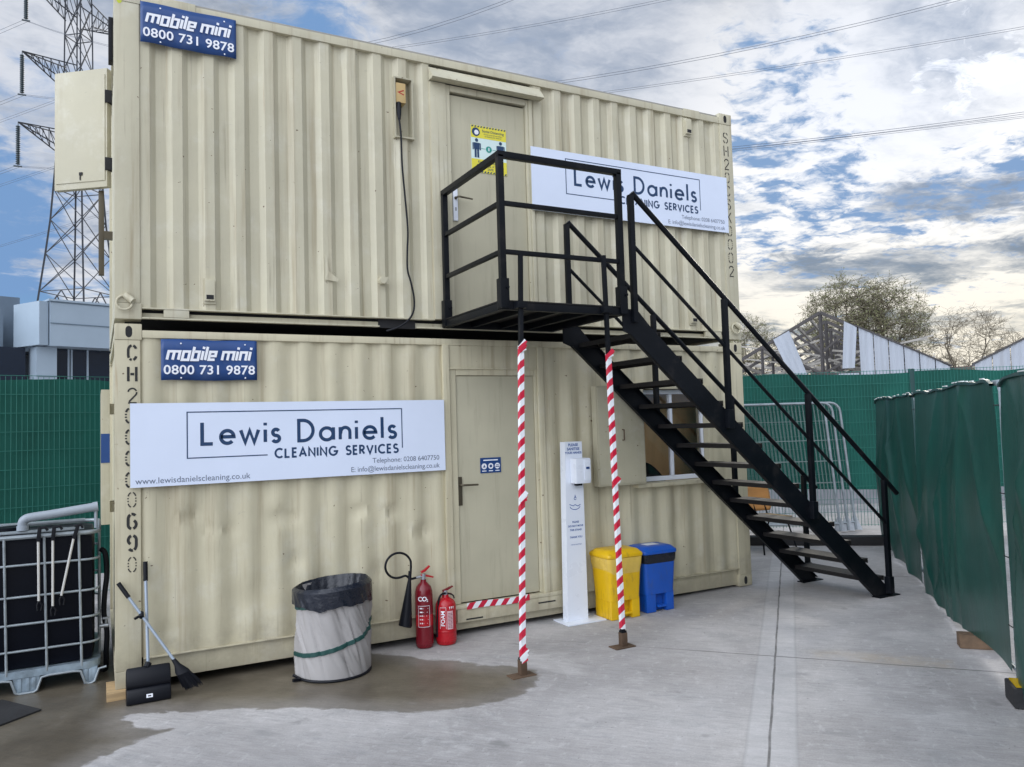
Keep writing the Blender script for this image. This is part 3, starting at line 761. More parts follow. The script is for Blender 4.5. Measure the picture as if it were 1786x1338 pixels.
# ---- lower container
lo, rt0, rt1, rb1 = container('shipping_container', 'lower cream shipping container standing on the ground, with a window and opened flat shutter', 0.0, 2.591, False)
DX0, DX1 = 2.545, 3.555
WX0, WX1, WZ0, WZ1 = 4.63, 5.57, 1.165, 2.13
p = MB(); corr_panel(p, .166, L - .166, rb1 - .004, rt0, .175, .0225, [(DX0, DX1, 0, 3), (WX0, WX1, WZ0, WZ1)], dents=DENTS, zst=.045)
p.build('side_panel', M_LO, lo)
c = MB(); c.box(.18, DX0 - .002, -.006, .036, rb1 - .012, rb1 - .003, 0, .003); c.box(DX1 + .002, L - .17, -.006, .036, rb1 - .012, rb1 - .003, 0, .003); c.build('panel_lip', M_LO, lo)
p = MB(); corr_panel(p, .166, L - .166, rb1 - .004, rt0, .175, .03, [(4.5, 5.6, 1.0, 2.1)], flip=True, ybase=WD); p.build('rear_panel', M_LO, lo)
def end_panel(root, x, z0, z1, mat, face):
    p = MB()
    def fn(u, v):
        y = .12 + (WD - .24) * u
        return (x + face * -.02 + face * -(.03 if int(u * 18) % 2 else 0), y, z0 + (z1 - z0) * v)
    p.grid(fn, 36, 1); p.build('end_panel', mat, root)
end_panel(lo, 0, .12, rt0, M_LO, -1); end_panel(lo, L, .12, rt0, M_LO, 1)
# door surround
f = MB()
f.box(DX0, 2.605, -.012, .07, .215, 2.492, 0, .006); f.box(3.495, DX1, -.012, .07, .215, 2.492, 0, .006)
f.box(2.607, 3.493, .004, .05, 2.292, 2.490, 0, .006)
f.box(2.607, 2.672, .012, .07, .242, 2.286, 0, .005); f.box(3.465, 3.493, .012, .07, .242, 2.286, 0, .005)
f.box(2.674, 3.463, .012, .07, 2.226, 2.286, 0, .005)
f.box(2.609, 3.491, -.004, .02, 2.280, 2.294, 0, .003)
f.build('door_frame', M_LO, lo)
f = MB()
f.box(2.62, 3.70, -.020, .05, .090, .205, 0, .006); f.box(2.56, 3.70, -.028, .05, .206, .238, 0, .005)
o = f.build('door_threshold', M_LO, lo)
f = MB()
for a, b, zz_ in ((2.70, 2.86, .105), (3.42, 3.60, .150), (3.15, 3.22, .185)): f.box(a, b, -.023, -.018, zz_, zz_ + .012)
f.build('drain_slot', M_DARK, o)
d = MB(); d.box(2.677, 3.460, .026, .066, .250, 2.222, 0, .004)
door = d.build('door', M_DOOR, lo)
d = MB(); d.box(2.664, 2.712, .016, .030, 1.085, 1.335, 0, .006); d.tube([(2.688, .020, 1.265), (2.688, -.030, 1.265), (2.70, -.040, 1.265), (2.84, -.040, 1.262)], [.010, .010, .010, .008], 10)
d.build('handle', M_BRONZE, door)
# window
f = MB()
f.box(WX0, WX0 + .03, -.018, .10, WZ0, WZ1, 0, .004); f.box(WX1 - .045, WX1, -.018, .10, WZ0, WZ1, 0, .004); f.box(WX0 + .032, WX1 - .047, -.018, .10, WZ1 - .035, WZ1, 0, .004)
f.box(WX0 - .08, WX1 + .03, -.075, .10, WZ0 - .042, WZ0 - .002, 0, .010)
f.build('window_surround', M_LO, lo)
f = MB(); a, b = WX0 + .034, WX1 - .050
f.box(a, a + .028, .055, .092, WZ0 + .005, WZ1 - .04, 0, .003); f.box(b - .028, b, .055, .092, WZ0 + .005, WZ1 - .04, 0, .003)
f.box(a + .03, b - .03, .055, .092, WZ0 + .004, WZ0 + .050, 0, .003); f.box(a + .03, b - .03, .055, .092, WZ1 - .085, WZ1 - .04, 0, .003)
f.box(5.075, 5.110, .050, .090, WZ0 + .052, WZ1 - .087, 0, .003)
wf = f.build('window_frame', M_WPLAST, lo)
f = MB(); f.box(a + .03, 5.073, .070, .074, WZ0 + .052, WZ1 - .087); f.box(5.112, b - .03, .070, .074, WZ0 + .052, WZ1 - .087); f.build('window_pane', M_GLASS, wf)
s = MB(); s.box(4.045, 4.605, -.135, -.060, WZ0 + .005, WZ1 - .01, 0, .006); s.box(4.06, 4.59, -.143, -.1355, WZ0 + .02, WZ1 - .025, 0, .003)
s.box(4.600, 4.640, -.070, -.014, 1.30, 1.38, 0, .004); s.box(4.600, 4.640, -.070, -.014, 1.92, 2.0, 0, .004)
sh = s.build('window_shutter', M_TRIM, lo)
s = MB(); s.tube([(4.335, -.143, 1.70), (4.335, -.170, 1.70), (4.335, -.170, 1.60), (4.335, -.143, 1.60)], .006, 6); s.build('pull_handle', M_RUST, sh)
# room behind the window
r = MB()
r.box(3.6, 5.93, .46, .50, .12, 2.40); r.box(5.935, 5.96, .09, .50, .12, 2.40)
r.box(3.5, 5.93, .10, .455, 2.40, 2.43); r.box(3.56, 3.595, .09, .50, .12, 2.39); r.box(3.6, 5.93, .10, .455, .115, .125)
r.build('inner_lining', M_LINING, lo)
ch = thing('office_chair', 'black office chair back seen through the window of the lower container', 'chair', (4.95, .30, .12))
c = MB(); c.grid(lambda u, v: (4.66 + .50 * u, .27 + .06 * math.sin(PI * u), .80 + (.55 - .20 * (2 * u - 1) ** 2) * v), 14, 6); c.build('backrest', M_BPLAST, ch, solidify=.05)
c = MB(); c.box(4.72, 5.18, .16, .42, .52, .60, 0, .03); c.build('seat', M_BPLAST, ch)
c = MB(); c.tube([(4.95, .29, .14), (4.95, .29, .52)], .03, 10)
for k in range(5): c.bar((4.95, .29, .17), (4.95 + .15 * math.cos(k * 1.257), .29 + .15 * math.sin(k * 1.257), .14), .04, .03)
c.build('base', M_BPLAST, ch)
# end shutter of the lower box, seen edge on
s = MB(); s.box(-.085, -.025, .42, 1.30, 1.115, 2.135, 0, .006); s.box(-.027, .012, .50, .60, 1.2, 1.28); s.box(-.027, .012, .50, .60, 1.95, 2.03)
s2 = s.build('end_shutter', M_TRIM, lo)
s = MB(); s.box(-.086, -.026, .415, .4195, 1.58, 1.80); s.build('blue_label', M_NAVY, s2)
stencil('CH', .088, 2.432, .105, .156, 0, lo, .052, .0175)
stencil('2', .086, 2.120, .105, .16, 0, lo, .056, .011)
stencil('0000', .072, 1.975, .105, .1535, 0, lo, .055, .014)
stencil('0', .084, 1.372, .105, .1535, 0, lo, .050, .0085)
stencil('69', .084, 1.218, .105, .1535, 0, lo, .052, .0195)
stencil('0', .084, .912, .105, .1535, 0, lo, .050, .0085)

# ---- upper container
ZU = 2.625
up, ut0, ut1, ub1 = container('shipping_container', 'upper cream shipping container stacked on the other, its door reached by the staircase', ZU, 2.485, True)
HX0, HX1, HZ0, HZ1 = 2.172, 2.322, 4.295, 4.812
p = MB(); corr_panel(p, .166, L - .166, ub1, ut0, .145 + PER, .034, [(2.488, 3.525, 0, 9), (HX0, HX1, HZ0, HZ1)], dents=[(1.6, 3.3, .2, .01), (.9, 4.0, .25, .008), (4.6, 4.8, .2, .008)], zst=.12)
p.build('side_panel', M_UP, up)
c = MB(); c.box(.18, 2.486, -.008, .055, ub1 - .006, ub1 + .004, 0, .003); c.box(3.527, L - .17, -.008, .055, ub1 - .006, ub1 + .004, 0, .003); c.build('panel_lip', M_UP, up)
p = MB(); corr_panel(p, .166, L - .166, ub1, ut0, .145, .034, flip=True, ybase=WD); p.build('rear_panel', M_UP, up)
end_panel(up, 0, ZU + .12, ut0, M_UP, -1); end_panel(up, L, ZU + .12, ut0, M_UP, 1)
f = MB()
f.box(2.488, 2.640, -.006, .07, ub1 + .005, 4.838, 0, .005); f.box(3.490, 3.525, -.006, .07, ub1 + .005, 4.838, 0, .005)
f.box(2.642, 2.682, .006, .07, ub1 + .045, 4.838, 0, .004); f.box(3.462, 3.488, .006, .07, ub1 + .045, 4.838, 0, .004)
f.box(2.684, 3.460, .006, .07, 4.782, 4.838, 0, .004)
f.build('door_frame', M_UP, up)
f = MB(); f.box(2.62, 3.50, -.010, .06, ub1 + .004, ub1 + .044, 0, .004); f.build('door_threshold', M_UP, up)
d = MB(); d.box(2.686, 3.457, .034, .072, 2.758, 4.762, 0, .004)
udoor = d.build('door', M_DOOR, up)
d = MB(); d.box(2.696, 2.742, .014, .038, 3.610, 3.925, 0, .010); lp = d.build('lock_plate', M_WPLAST, udoor)
d = MB(); d.tube([(2.719, .020, 3.815), (2.719, -.030, 3.815), (2.73, -.042, 3.815), (2.86, -.042, 3.805)], [.009, .009, .009, .007], 10); d.tube([(2.719, .0135, 3.815), (2.719, .006, 3.815)], .014, 12); d.build('handle', M_BRONZE, lp)
d = MB(); d.box(2.715, 2.723, .0105, .0135, 3.70, 3.73); d.build('keyhole', M_DARK, lp)
hd = MB(); hd.prism([(2.480, -.004, 4.842), (2.480, -.085, 4.835), (2.480, -.100, 4.842), (2.480, -.090, 4.862), (2.480, -.014, 4.958), (2.480, -.004, 4.962)], (1.130, 0, 0)); hd.build('rain_hood', M_UP, up)
# recess with socket box
r = MB()
r.box(HX0 - .012, HX0, .004, .12, HZ0, HZ1); r.box(HX1, HX1 + .012, .004, .12, HZ0, HZ1); r.box(HX0 - .012, HX1 + .012, .004, .12, HZ1, HZ1 + .012); r.box(HX0 - .014, HX1 + .014, -.010, .12, HZ0 - .014, HZ0)
r.box(HX0, HX1, .11, .12, HZ0, HZ1)
r.build('socket_recess', M_TRIM, up)
b = MB(); b.box(2.178, 2.268, .012, .108, 4.60, 4.775, 0, .006); sk = b.build('socket_box', M_BRASS, up)
F = Face2D((2.223, .012, 4.69)); F.stroke([(.028, .022), (-.022, 0), (.028, -.018)], .010); F.build('red_mark', M_RED, sk)
# small vents and brackets
for vx, vz in ((.645, 2.855), (5.43, 4.875), (5.40, 2.86)):
    b = MB(); b.box(vx - .036, vx + .036, -.028, .05, vz - .075, vz + .085, 0, .006); b.box(vx - .045, vx + .045, -.004, .05, vz - .095, vz + .100, 0, .003)
    v = b.build('vent_cover', M_UP, up)
    b = MB(); b.box(vx - .026, vx + .026, -.031, -.027, vz - .062, vz - .030); b.build('vent_slot', M_DARK, v)
b = MB(); b.tube([(2.01, .02, 3.02), (2.01, -.05, 3.02)], .030, 10); b.box(1.985, 2.06, -.035, -.02, 2.99, 3.05, 0, .004); b.build('steel_bracket', M_UP, up)
b = MB(); b.prism([(1.53, -.002, 3.21), (1.545, -.002, 3.20), (1.56, -.006, 3.07), (1.64, -.010, 3.01), (1.63, -.004, 2.99), (1.53, -.002, 3.00)], (0, -.004, 0)); b.build('torn_plate', M_UP, up)
# lashing rings
for rx in (.075, L - .075):
    b = MB(); b.tube([(rx - .005, -.01, 2.800), (rx + .045, -.035, 2.750)], .024, 14)
    b.tube([(rx + .052 * math.cos(t) - .012, -.022 + .010 * math.sin(t), 2.740 + .052 * math.sin(t)) for t in [2 * PI * k / 24 for k in range(24)]], .0085, 8, closed=True)
    b.build('lashing_ring', M_UP, up)
# swung-open shutter on the end wall
p0, p1 = Vector((-.025, .52, 0)), Vector((-.392, .80, 0)); dv = (p1 - p0).normalized(); nv = Vector((dv.y, -dv.x, 0))
if nv.y > 0: nv = -nv
wv_ = (p1 - p0).length
s = MB(); s.obox((p0 + p1) / 2 + Vector((0, 0, 4.205)), dv, nv, (0, 0, 1), wv_ / 2, .025, .475, 0, .006)
s.obox((p0 + p1) / 2 + nv * .028 + Vector((0, 0, 4.205)), dv, nv, (0, 0, 1), wv_ / 2 - .015, .004, .425, 0, .003)
us = s.build('window_shutter', M_TRIM, up)
s = MB(); kp = p0 + dv * (wv_ * .48) + nv * .034 + Vector((0, 0, 3.845)); s.obox(kp, dv, nv, (0, 0, 1), .014, .004, .012); s.obox(kp + Vector((0, 0, -.03)) + dv * .006, dv, nv, (0, 0, 1), .004, .003, .02); s.build('keyhole', M_DARK, us)
s = MB(); s.box(-.055, -.004, .49, .55, 3.86, 3.96, 0, .004); s.box(-.055, -.004, .49, .55, 4.40, 4.50, 0, .004); s.build('hinge', M_DARK, us)
s = MB(); s.box(-.10, -.060, .60, .66, 3.05, 3.72, 0, .004); s.box(-.061, .0, .60, .66, 3.34, 3.40); s.build('locking_bar', M_BRONZE, up)
s = MB(); s.box(-.032, .0, .30, .40, 4.66, 5.0, 0, .004); s.build('end_bracket', M_BPLAST, up)
F = Face2D((.035, 0, 5.005)); F.poly([(.03 * math.cos(a) * (1 + .25 * math.sin(3 * a)), .030 * math.sin(a) * (1 + .2 * math.cos(4 * a))) for a in [2 * PI * k / 22 for k in range(22)]]); F.build('spray_mark', M_SPRAY, up)
stencil('SH20CSK0002', 5.935, 4.900, .112, .1475, 0, up, .058, .011)

# ---- cable, hung from the socket
c = MB()
cp = [(2.205, .03, 4.60), (2.195, .0, 4.48), (2.200, -.03, 4.30), (2.205, -.03, 4.03), (2.225, -.03, 3.75), (2.243, -.03, 3.48), (2.235, -.03, 3.30), (2.232, -.03, 3.13), (2.26, -.03, 3.02), (2.285, -.03, 2.89), (2.28, -.03, 2.78), (2.235, -.035, 2.70), (2.15, -.03, 2.635), (2.05, .02, 2.60)]
def smooth_pts(pts, n=6):
    pts = [Vector(p) for p in pts]; out = []
    for i in range(len(pts) - 1):
        p0, p1, p2, p3 = pts[max(i - 1, 0)], pts[i], pts[i + 1], pts[min(i + 2, len(pts) - 1)]
        for k in range(n):
            t = k / n
            out.append(0.5 * ((2 * p1) + (p2 - p0) * t + (2 * p0 - 5 * p1 + 4 * p2 - p3) * t * t + (3 * p1 - p0 - 3 * p2 + p3) * t ** 3))
    return out + [pts[-1]]
cab = thing('power_cable', 'black cable hanging from the socket recess of the upper container', 'cable', (2.2, -.03, 4.5))
c.tube(smooth_pts(cp), .0085, 8); c.build('flex', M_BPLAST, cab)
c = MB(); c.tube([(2.206, .03, 4.598), (2.198, .0, 4.50), (2.196, -.01, 4.44)], [.024, .020, .012], 10); c.build('plug', M_BPLAST, cab)

# ------------------------------------------------------------------ SIGNS
def phone_sign(x0, x1, z0, z1, label):
    t = thing('company_sign', label, 'sign', (x0, -.01, z0), 'blue hire company signs')
    b = MB(); W_, H_ = x1 - x0, z1 - z0
    b.grid(lambda u, v: (x0 + W_ * u, -.016 - .005 * math.sin(u * 16) * (1 - v), z0 + H_ * v + .003 * math.sin(u * 9)), 30, 4)
    b.build('panel', M_NAVY, t, solidify=.003)
    F = Face2D((x0, -.0245, z0)); blocky(F, 'mobile mini', .03, H_ * .50, H_ * .34, W_ * .955)
    F.build('lettering', M_WINK, t)
    F = Face2D((x0, -.0245, z0)); F.text('0800 731 9878', W_ * .50, H_ * .245, H_ * .315, bold=.016, spacing=1.03)
    vs = [v for v in F.mb.v]; mn, mx = min(v[0] for v in vs), max(v[0] for v in vs); k = (W_ * .95) / (mx - mn); cxm = (mn + mx) / 2
    F.mb.v = [(x0 + W_ / 2 + (v[0] - cxm) * k, v[1], v[2]) for v in vs]
    F.build('phone_number', M_WINK, t)
    F = Face2D((x0, -.024, z0))
    for a, b_ in ((.2, .90), (.87, .90), (.2, .06), (.87, .06)): F.disc(W_ * a, H_ * b_, .006, n=10)
    F.build('fixing_screws', M_WINK, t)
phone_sign(.303, .983, 2.178, 2.482, 'blue hire company sign with white phone number on the lower container')
phone_sign(.175, .855, 4.702, 5.012, 'blue hire company sign with white phone number at the top of the upper container')

def banner(x0, z0, label, W_=2.44, H_=.605, website=True):
    t = thing('company_banner', label, 'banner', (x0, -.02, z0), 'white cleaning company banners')
    b = MB(); b.box(x0, x0 + W_, -.030, -.024, z0, z0 + H_); b.build('panel', M_WHITE, t)
    F = Face2D((x0, -.030, z0))
    lx, rx, ty, by = .379, 2.052, .535, .195
    F.stroke([(lx + .575, by), (lx, by), (lx, ty), (rx, ty), (rx, by + .012)], .0085)
    F.build('logo_frame', M_NAVYINK, t)
    F = Face2D((x0, -.030, z0)); mono(F, 'Lewis', .482, .295, .160, .0265, .052, xmax=1.045); F.build('logo_name', M_NAVYINK, t); F = Face2D((x0, -.030, z0)); mono(F, 'Daniels', 1.195, .295, .160, .0265, .052, xmax=1.995); F.build('logo_name', M_NAVYINK, t)
    F = Face2D((x0, -.030, z0)); mono(F, 'CLEANING SERVICES', 1.012, .172, .066, .0155, .024, xmax=2.012); F.build('logo_tagline', M_NAVYINK, t)
    F = Face2D((x0, -.030, z0)); F.text('Telephone: 0208 6407750', 2.385, .110, .058, align='RIGHT', spacing=.97); F.text('E: info@lewisdanielscleaning.co.uk', 2.385, .044, .058, align='RIGHT', spacing=.97)
    if website: F.text('www.lewisdanielscleaning.co.uk', .032, .042, .062, align='LEFT')
    F.build('contact_text', M_GREYINK, t)
banner(.098, 1.405, 'white cleaning company banner with web address, on the lower container beside the door')
banner(3.485, 3.780, 'white cleaning company banner behind the stair railing on the upper container', website=False)

# blue PPE sign on the lower door
t = thing('safety_sign', 'small blue sign with three white mandatory symbols on the lower door', 'sign', (2.9, .02, 1.36))
b = MB(); b.box(2.895, 3.100, .0205, .0245, 1.355, 1.490); b.build('panel', M_NAVY, t)
F = Face2D((2.895, .0205, 1.355))
for k in range(3): F.disc(.037 + .0655 * k, .060, .026)
F.rect(.03, .175, .108, .118)
for k in range(3): F.rect(.016 + .0655 * k, .058 + .0655 * k, .014, .022)
F.build('symbols', M_WINK, t)
F = Face2D((2.895, .0203, 1.355)); F.poly([(.024, .05), (.05, .05), (.037, .075)], lift=.0012); F.disc(.1025, .060, .013, lift=.0012); F.rect(.148, .188, .050, .058, lift=.0012); F.rect(.155, .182, .066, .071, lift=.0012)
F.build('symbol_insets', M_NAVY, t)

# yellow social distancing poster on the upper door
t = thing('safety_poster', 'yellow and white distancing poster with two black figures on the upper door', 'poster', (2.9, .02, 4.07))
px, pz, pw_, ph_ = 2.895, 4.085, .36, .435
b = MB(); b.box(px, px + pw_, .0295, .0325, pz, pz + ph_); b.build('sheet', M_POSTW, t)
F = Face2D((px, .0295, pz)); F.rect(0, pw_, ph_ * .735, ph_); F.build('yellow_band', M_YINK, t); F = Face2D((px, .0295, pz)); F.rect(0, pw_, 0, ph_ * .285); F.build('yellow_band', M_YINK, t)
F = Face2D((px, .0288, pz))
for k in range(12):
    for zz_ in (.002, ph_ - .016):
        x = .004 + k * .030; F.poly([(x, zz_), (x + .016, zz_), (x + .024, zz_ + .014), (x + .008, zz_ + .014)])
F.disc(.050, ph_ * .86, .040)
F.text('Social Distancing', .225, ph_ * .895, .033, bold=.012); F.text('Protect yourself and others', .225, ph_ * .832, .017)
F.text('by keeping your distance', .225, ph_ * .790, .017)
def man(cx, cz, s):
    F.disc(cx, cz + .150 * s, .017 * s, n=14); F.poly([(cx - .033 * s, cz + .125 * s), (cx + .033 * s, cz + .125 * s), (cx + .030 * s, cz + .06 * s), (cx - .030 * s, cz + .06 * s)])
    F.rect(cx - .044 * s, cx - .034 * s, cz + .055 * s, cz + .122 * s); F.rect(cx + .034 * s, cx + .044 * s, cz + .055 * s, cz + .122 * s)
    F.rect(cx - .024 * s, cx - .003 * s, cz - .02 * s, cz + .059 * s); F.rect(cx + .003 * s, cx + .024 * s, cz - .02 * s, cz + .059 * s)
man(.055, .155, .95); man(.300, .155, .95)
F.text('Keep your distance', .19, ph_ * .225, .032, bold=.01); F.text('Maintain a gap of 2 metres', .19, ph_ * .155, .026, bold=.006); F.text('SAFE', .19, ph_ * .085, .03, bold=.01)
F.build('print', M_NAVYINK, t)
F = Face2D((px, .0288, pz)); F.disc(.178, .225, .030); F.rect(.10, .14, .223, .227); F.rect(.215, .255, .223, .227); F.build('green_symbol', M_TEAL, t)
F = Face2D((px, .0275, pz)); F.disc(.055, ph_ * .852, .022); F.rect(.040, .052, ph_ * .80, ph_ * .84); F.poly([(.173, .210), (.183, .210), (.183, .240), (.173, .240)]); F.build('white_symbol', M_WINK, t)

# hazard tape strip along the threshold
b = MB(); b.grid(lambda u, v: (2.705 + .62 * u, -.031 - .003 * math.sin(9 * u), .222 + .055 * (v - .5) + .006 * math.sin(7 * u)), 16, 1)
tag(b.build('hazard_tape', M_TAPE2, smooth=0), 'strip of red and white tape stuck along the lower door threshold', 'tape')

# timber block below the corner
b = MB(); b.box(-.055, .13, -.065, .24, gz(0) + .001, -.001, 0, .004)
tag(b.build('timber_block', M_WOOD), 'pale timber packing block under the bottom corner of the lower container', 'timber block')

# ------------------------------------------------------------------ STAIRCASE
st = thing('metal_staircase', 'black steel staircase with landing and handrails up to the upper door', 'staircase', (3.7, -.6, 0))
PX0, PX1, PY0, PY1, PZ = 2.545, 3.675, -1.155, -.015, 2.700
b = MB()
b.box(PX0, PX1, PY0, PY0 + .05, PZ - .065, PZ - .006, 0, .004); b.box(PX0, PX1, PY1 - .05, PY1, PZ - .065, PZ - .006, 0, .004)
b.box(PX0, PX0 + .05, PY0 + .052, PY1 - .052, PZ - .065, PZ - .006, 0, .004); b.box(PX1 - .05, PX1, PY0 + .052, PY1 - .052, PZ - .065, PZ - .006, 0, .004)
for k in range(3):
    x = PX0 + .28 * (k + 1); b.box(x - .02, x + .02, PY0 + .052, PY1 - .052, PZ - .055, PZ - .008)
b.build('landing_frame', M_STEEL, st)
b = MB(); b.box(PX0 - .005, PX1 + .005, PY0 - .005, PY1, PZ - .004, PZ + .006); b.build('landing_deck', M_TREAD, st)
T = .048
def rail_post(x, y, z0, z1, name='post', t=T):
    b = MB(); b.box(x - t / 2, x + t / 2, y - t / 2, y + t / 2, z0, z1, 0, .004); return b.build(name, M_STEEL, st)
RZ = 3.815
rx0, rx1, ry0, ry1 = PX0 + .024, PX1 - .02, PY0 + .020, -.075
for x, y in ((rx0, ry1), (rx0, ry0), (rx1, ry0)):
    o = rail_post(x, y, PZ - .06, RZ - .002, 'railing_post')
    b = MB(); b.box(x - .036, x + .036, y - .036, y + .036, PZ - .055, PZ + .17, 0, .005); b.tube([(x + .02, y - .05, PZ + .1), (x + .02, y - .034, PZ + .1)], .012, 8); b.build('post_socket', M_STEEL, o)
for zz_, t_ in ((RZ, .048), (3.445, .034), (3.075, .034)):
    b = MB(); 
    b.box(rx0 - t_ / 2, rx0 + t_ / 2, ry0 + .026, ry1 + (.025 if zz_ == RZ else -.025), zz_ - t_ / 2, zz_ + t_ / 2, 0, .004); b.build('side_rail', M_STEEL, st)
    b = MB()
    e = .025 if zz_ == RZ else -.025
    b.box(rx0 - e, rx1 + e, ry0 - t_ / 2, ry0 + t_ / 2, zz_ - t_ / 2 + (.0005), zz_ + t_ / 2 + .0005, 0, .004); b.build('front_rail', M_STEEL, st)
# stringers
YN, YF = -1.135, -.215
def stair_z(x): return 2.625 - (x - 3.715) * (2.625 / 3.005)
SL = math.atan(2.625 / 3.005)
for y in (YN, YF):
    b = MB()
    hh = .115
    top = (3.66, 2.735)
    poly = [(3.655, PZ - .01), (3.655, PZ - .19), (3.735, 2.48)]
    xb = 6.575
    poly += [(xb - .02, 0.008), (xb + .22, 0.008)]
    # top edge parallel to the pitch
    k = (2.48 - .008) / (xb - .02 - 3.735)
    poly += [(3.735 + .22 + .06 - .065, 2.48 + .055), (3.80, PZ - .01)]
    b.prism([(px_, y - .006, pz_) for px_, pz_ in poly], (0, .012, 0))
    # channel flanges
    dvx = Vector((xb + .22 - 3.952, 0, .008 - 2.535)).normalized()
    b.bar((3.96, y + (.02 if y == YN else -.02), 2.528), (xb + .19, y + (.02 if y == YN else -.02), .040), .036, .008)
    b.bar((3.74, y + (.02 if y == YN else -.02), 2.478), (xb - .02, y + (.02 if y == YN else -.02), .012), .036, .008)
    b.box(xb - .03, xb + .27, y - .045, y + .045, 0.0, .010, 0, .002)
    b.build('stringer', M_STEEL, st)
nst = 13
for k in range(nst):
    z = PZ - .205 * (k + 1) * (2.70 / (.205 * (nst)) ) * (13 / 13.2)
    z = 2.70 - (k + 1) * 2.70 / 14
    x = 3.735 + (2.60 - z) / (2.48 - .008) * (xb - .02 - 3.735)
    b = MB(); b.box(x - .02, x + .205, YN + .008, YF - .008, z - .004, z + .004); b.box(x + .198, x + .205, YN + .008, YF - .008, z - .042, z - .005); b.box(x - .02, x - .013, YN + .008, YF - .008, z - .036, z - .005)
    b.bar((x, YN + .02, z - .02), (x + .18, YN + .02, z - .02), .028, .028); b.bar((x, YF - .02, z - .02), (x + .18, YF - .02, z - .02), .028, .028)
    b.build('tread', M_TREAD, st)
# handrails on both sides
def hr_z(x): return 3.655 - (x - 3.77) * (3.655 - .985) / (6.90 - 3.77)
for y, yo in ((YN - .005, 1), (YF + .02, -1)):
    for i, x in enumerate((3.760, 4.735, 5.715, 6.715)):
        zb = (PZ - .12 if i == 0 else (2.48 - (x - .10 - 3.735) * (2.472 / 2.82)))
        zb = max(zb, .03)
        o = rail_post(x, y - .022 * yo, zb, hr_z(x) - (.012 if i else .03), 'handrail_post', .044)
        if i: 
            b = MB(); b.box(x - .032, x + .032, y - .022 * yo - .032, y - .022 * yo + .032, zb, zb + .16, 0, .005); b.build('post_socket', M_STEEL, o)
    b = MB(); xe = 6.90
    p = [(3.760, y - .022 * yo, hr_z(3.76) - .20), (3.760, y - .022 * yo, hr_z(3.76) - .03), (3.775, y - .022 * yo, hr_z(3.775) + .004), (3.80, y - .022 * yo, hr_z(3.80)), (xe, y - .022 * yo, hr_z(xe))]
    b.tube(p[2:], .023, 12); b.build('handrail', M_STEEL, st)
    b = MB(); b.tube([(3.785, y - .022 * yo, hr_z(3.785) - .44), (6.70, y - .022 * yo, hr_z(6.70) - .44)], .016, 10); b.build('mid_rail', M_STEEL, st)
# propping posts with striped tape
def prop(base, top, tz0, tz1, tie):
    b_, t_ = Vector(base), Vector(top); d = (t_ - b_)
    def at(z): return b_ + d * ((z - b_.z) / d.z)
    m = MB(); m.bar(at(b_.z + .008), at(t_.z), .031, .031, 0, (0, 1, 0), .004); m.box(b_.x - .022, b_.x + .022, b_.y - .022, b_.y + .022, b_.z + .008, b_.z + .13)
    pl = m.build('support_pole', M_STEEL, st)
    m = MB(); m.box(b_.x - .105, b_.x + .085, b_.y - .055, b_.y + .055, b_.z + .001, b_.z + .010, 0, .002); m.box(b_.x - .026, b_.x + .026, b_.y - .026, b_.y + .026, b_.z + .010, b_.z + .115, 0, .003); m.build('base_plate', M_RUST, pl)
    m = MB()
    zs = [tz0 + (tz1 - tz0) * k / 30 for k in range(31)]
    rr = random.Random(int(base[0] * 100))
    hw = .0165; vs = []; fs = []
    for i, z in enumerate(zs):
        c_ = at(z); e = hw + rr.uniform(0, .0022)
        vs += [c_ + Vector((-e, -e, 0)), c_ + Vector((e, -e, 0)), c_ + Vector((e, e, 0)), c_ + Vector((-e, e, 0))]
    for i in range(30):
        for j in range(4): fs.append((i * 4 + j, i * 4 + (j + 1) % 4, i * 4 + 4 + (j + 1) % 4, i * 4 + 4 + j))
    m.add(vs, fs)
    for z in tie:
        c_ = at(z)
        for k in range(3):
            a = rr.uniform(0, .03)
            m.bar(c_ + Vector((-.027, -.024, a - .03)), c_ + Vector((.027, -.026 - .003 * k, a + .02 * k - .01)), .004, .032)
    m.build('striped_tape', M_TAPE, pl, smooth=0)
    m = MB(); c_ = at(PZ - .03); m.box(c_.x - .04, c_.x + .04, c_.y - .036, PY0 - .002, PZ - .06, PZ - .01, 0, .004); m.build('clamp', M_STEEL, pl)
prop((2.600, -1.205, gz(2.6)), (2.690, -1.200, 3.045), .075, 2.36, (1.225, 2.345, .10))
prop((3.612, -1.040, gz(3.6)), (3.445, -1.197, 3.10), .12, 2.315, (1.30, 2.31))

# ------------------------------------------------------------------ SMALL OBJECTS ALONG THE WALL
# fire extinguishers
def bottle(c, r, hgt, n=28):
    return [(0, .004), (r * .86, .004), (r * .93, .012), (r * .95, .03), (r, .034), (r, hgt * .80), (r * .97, hgt * .86), (r * .82, hgt * .93), (r * .45, hgt * .985), (r * .34, hgt), (r * .30, hgt + .02), (0, hgt + .02)]
g0 = gz(2.3)
ex = thing('fire_extinguisher', 'tall dark red gas extinguisher with black horn and looped hose', 'fire extinguisher', (2.285, -.095, g0), 'fire extinguishers by the lower door')
m = MB(); m.lathe([(a, b) for a, b in bottle(0, .074, .535)], (2.285, -.095, g0), 32); m.build('cylinder', M_DRED, ex)
vz = g0 + .55
m = MB(); m.tube([(2.285, -.095, vz), (2.285, -.095, vz + .05)], .020, 12); m.tube([(2.285, -.095, vz + .03), (2.22, -.095, vz + .025)], .011, 8); m.build('valve', M_GALV, ex)
m = MB()
m.prism([(2.270, -.107, vz + .052), (2.30, -.107, vz + .045), (2.375, -.107, vz + .018), (2.368, -.107, vz + .008), (2.29, -.107, vz + .030), (2.262, -.107, vz + .036)], (0, .024, 0))
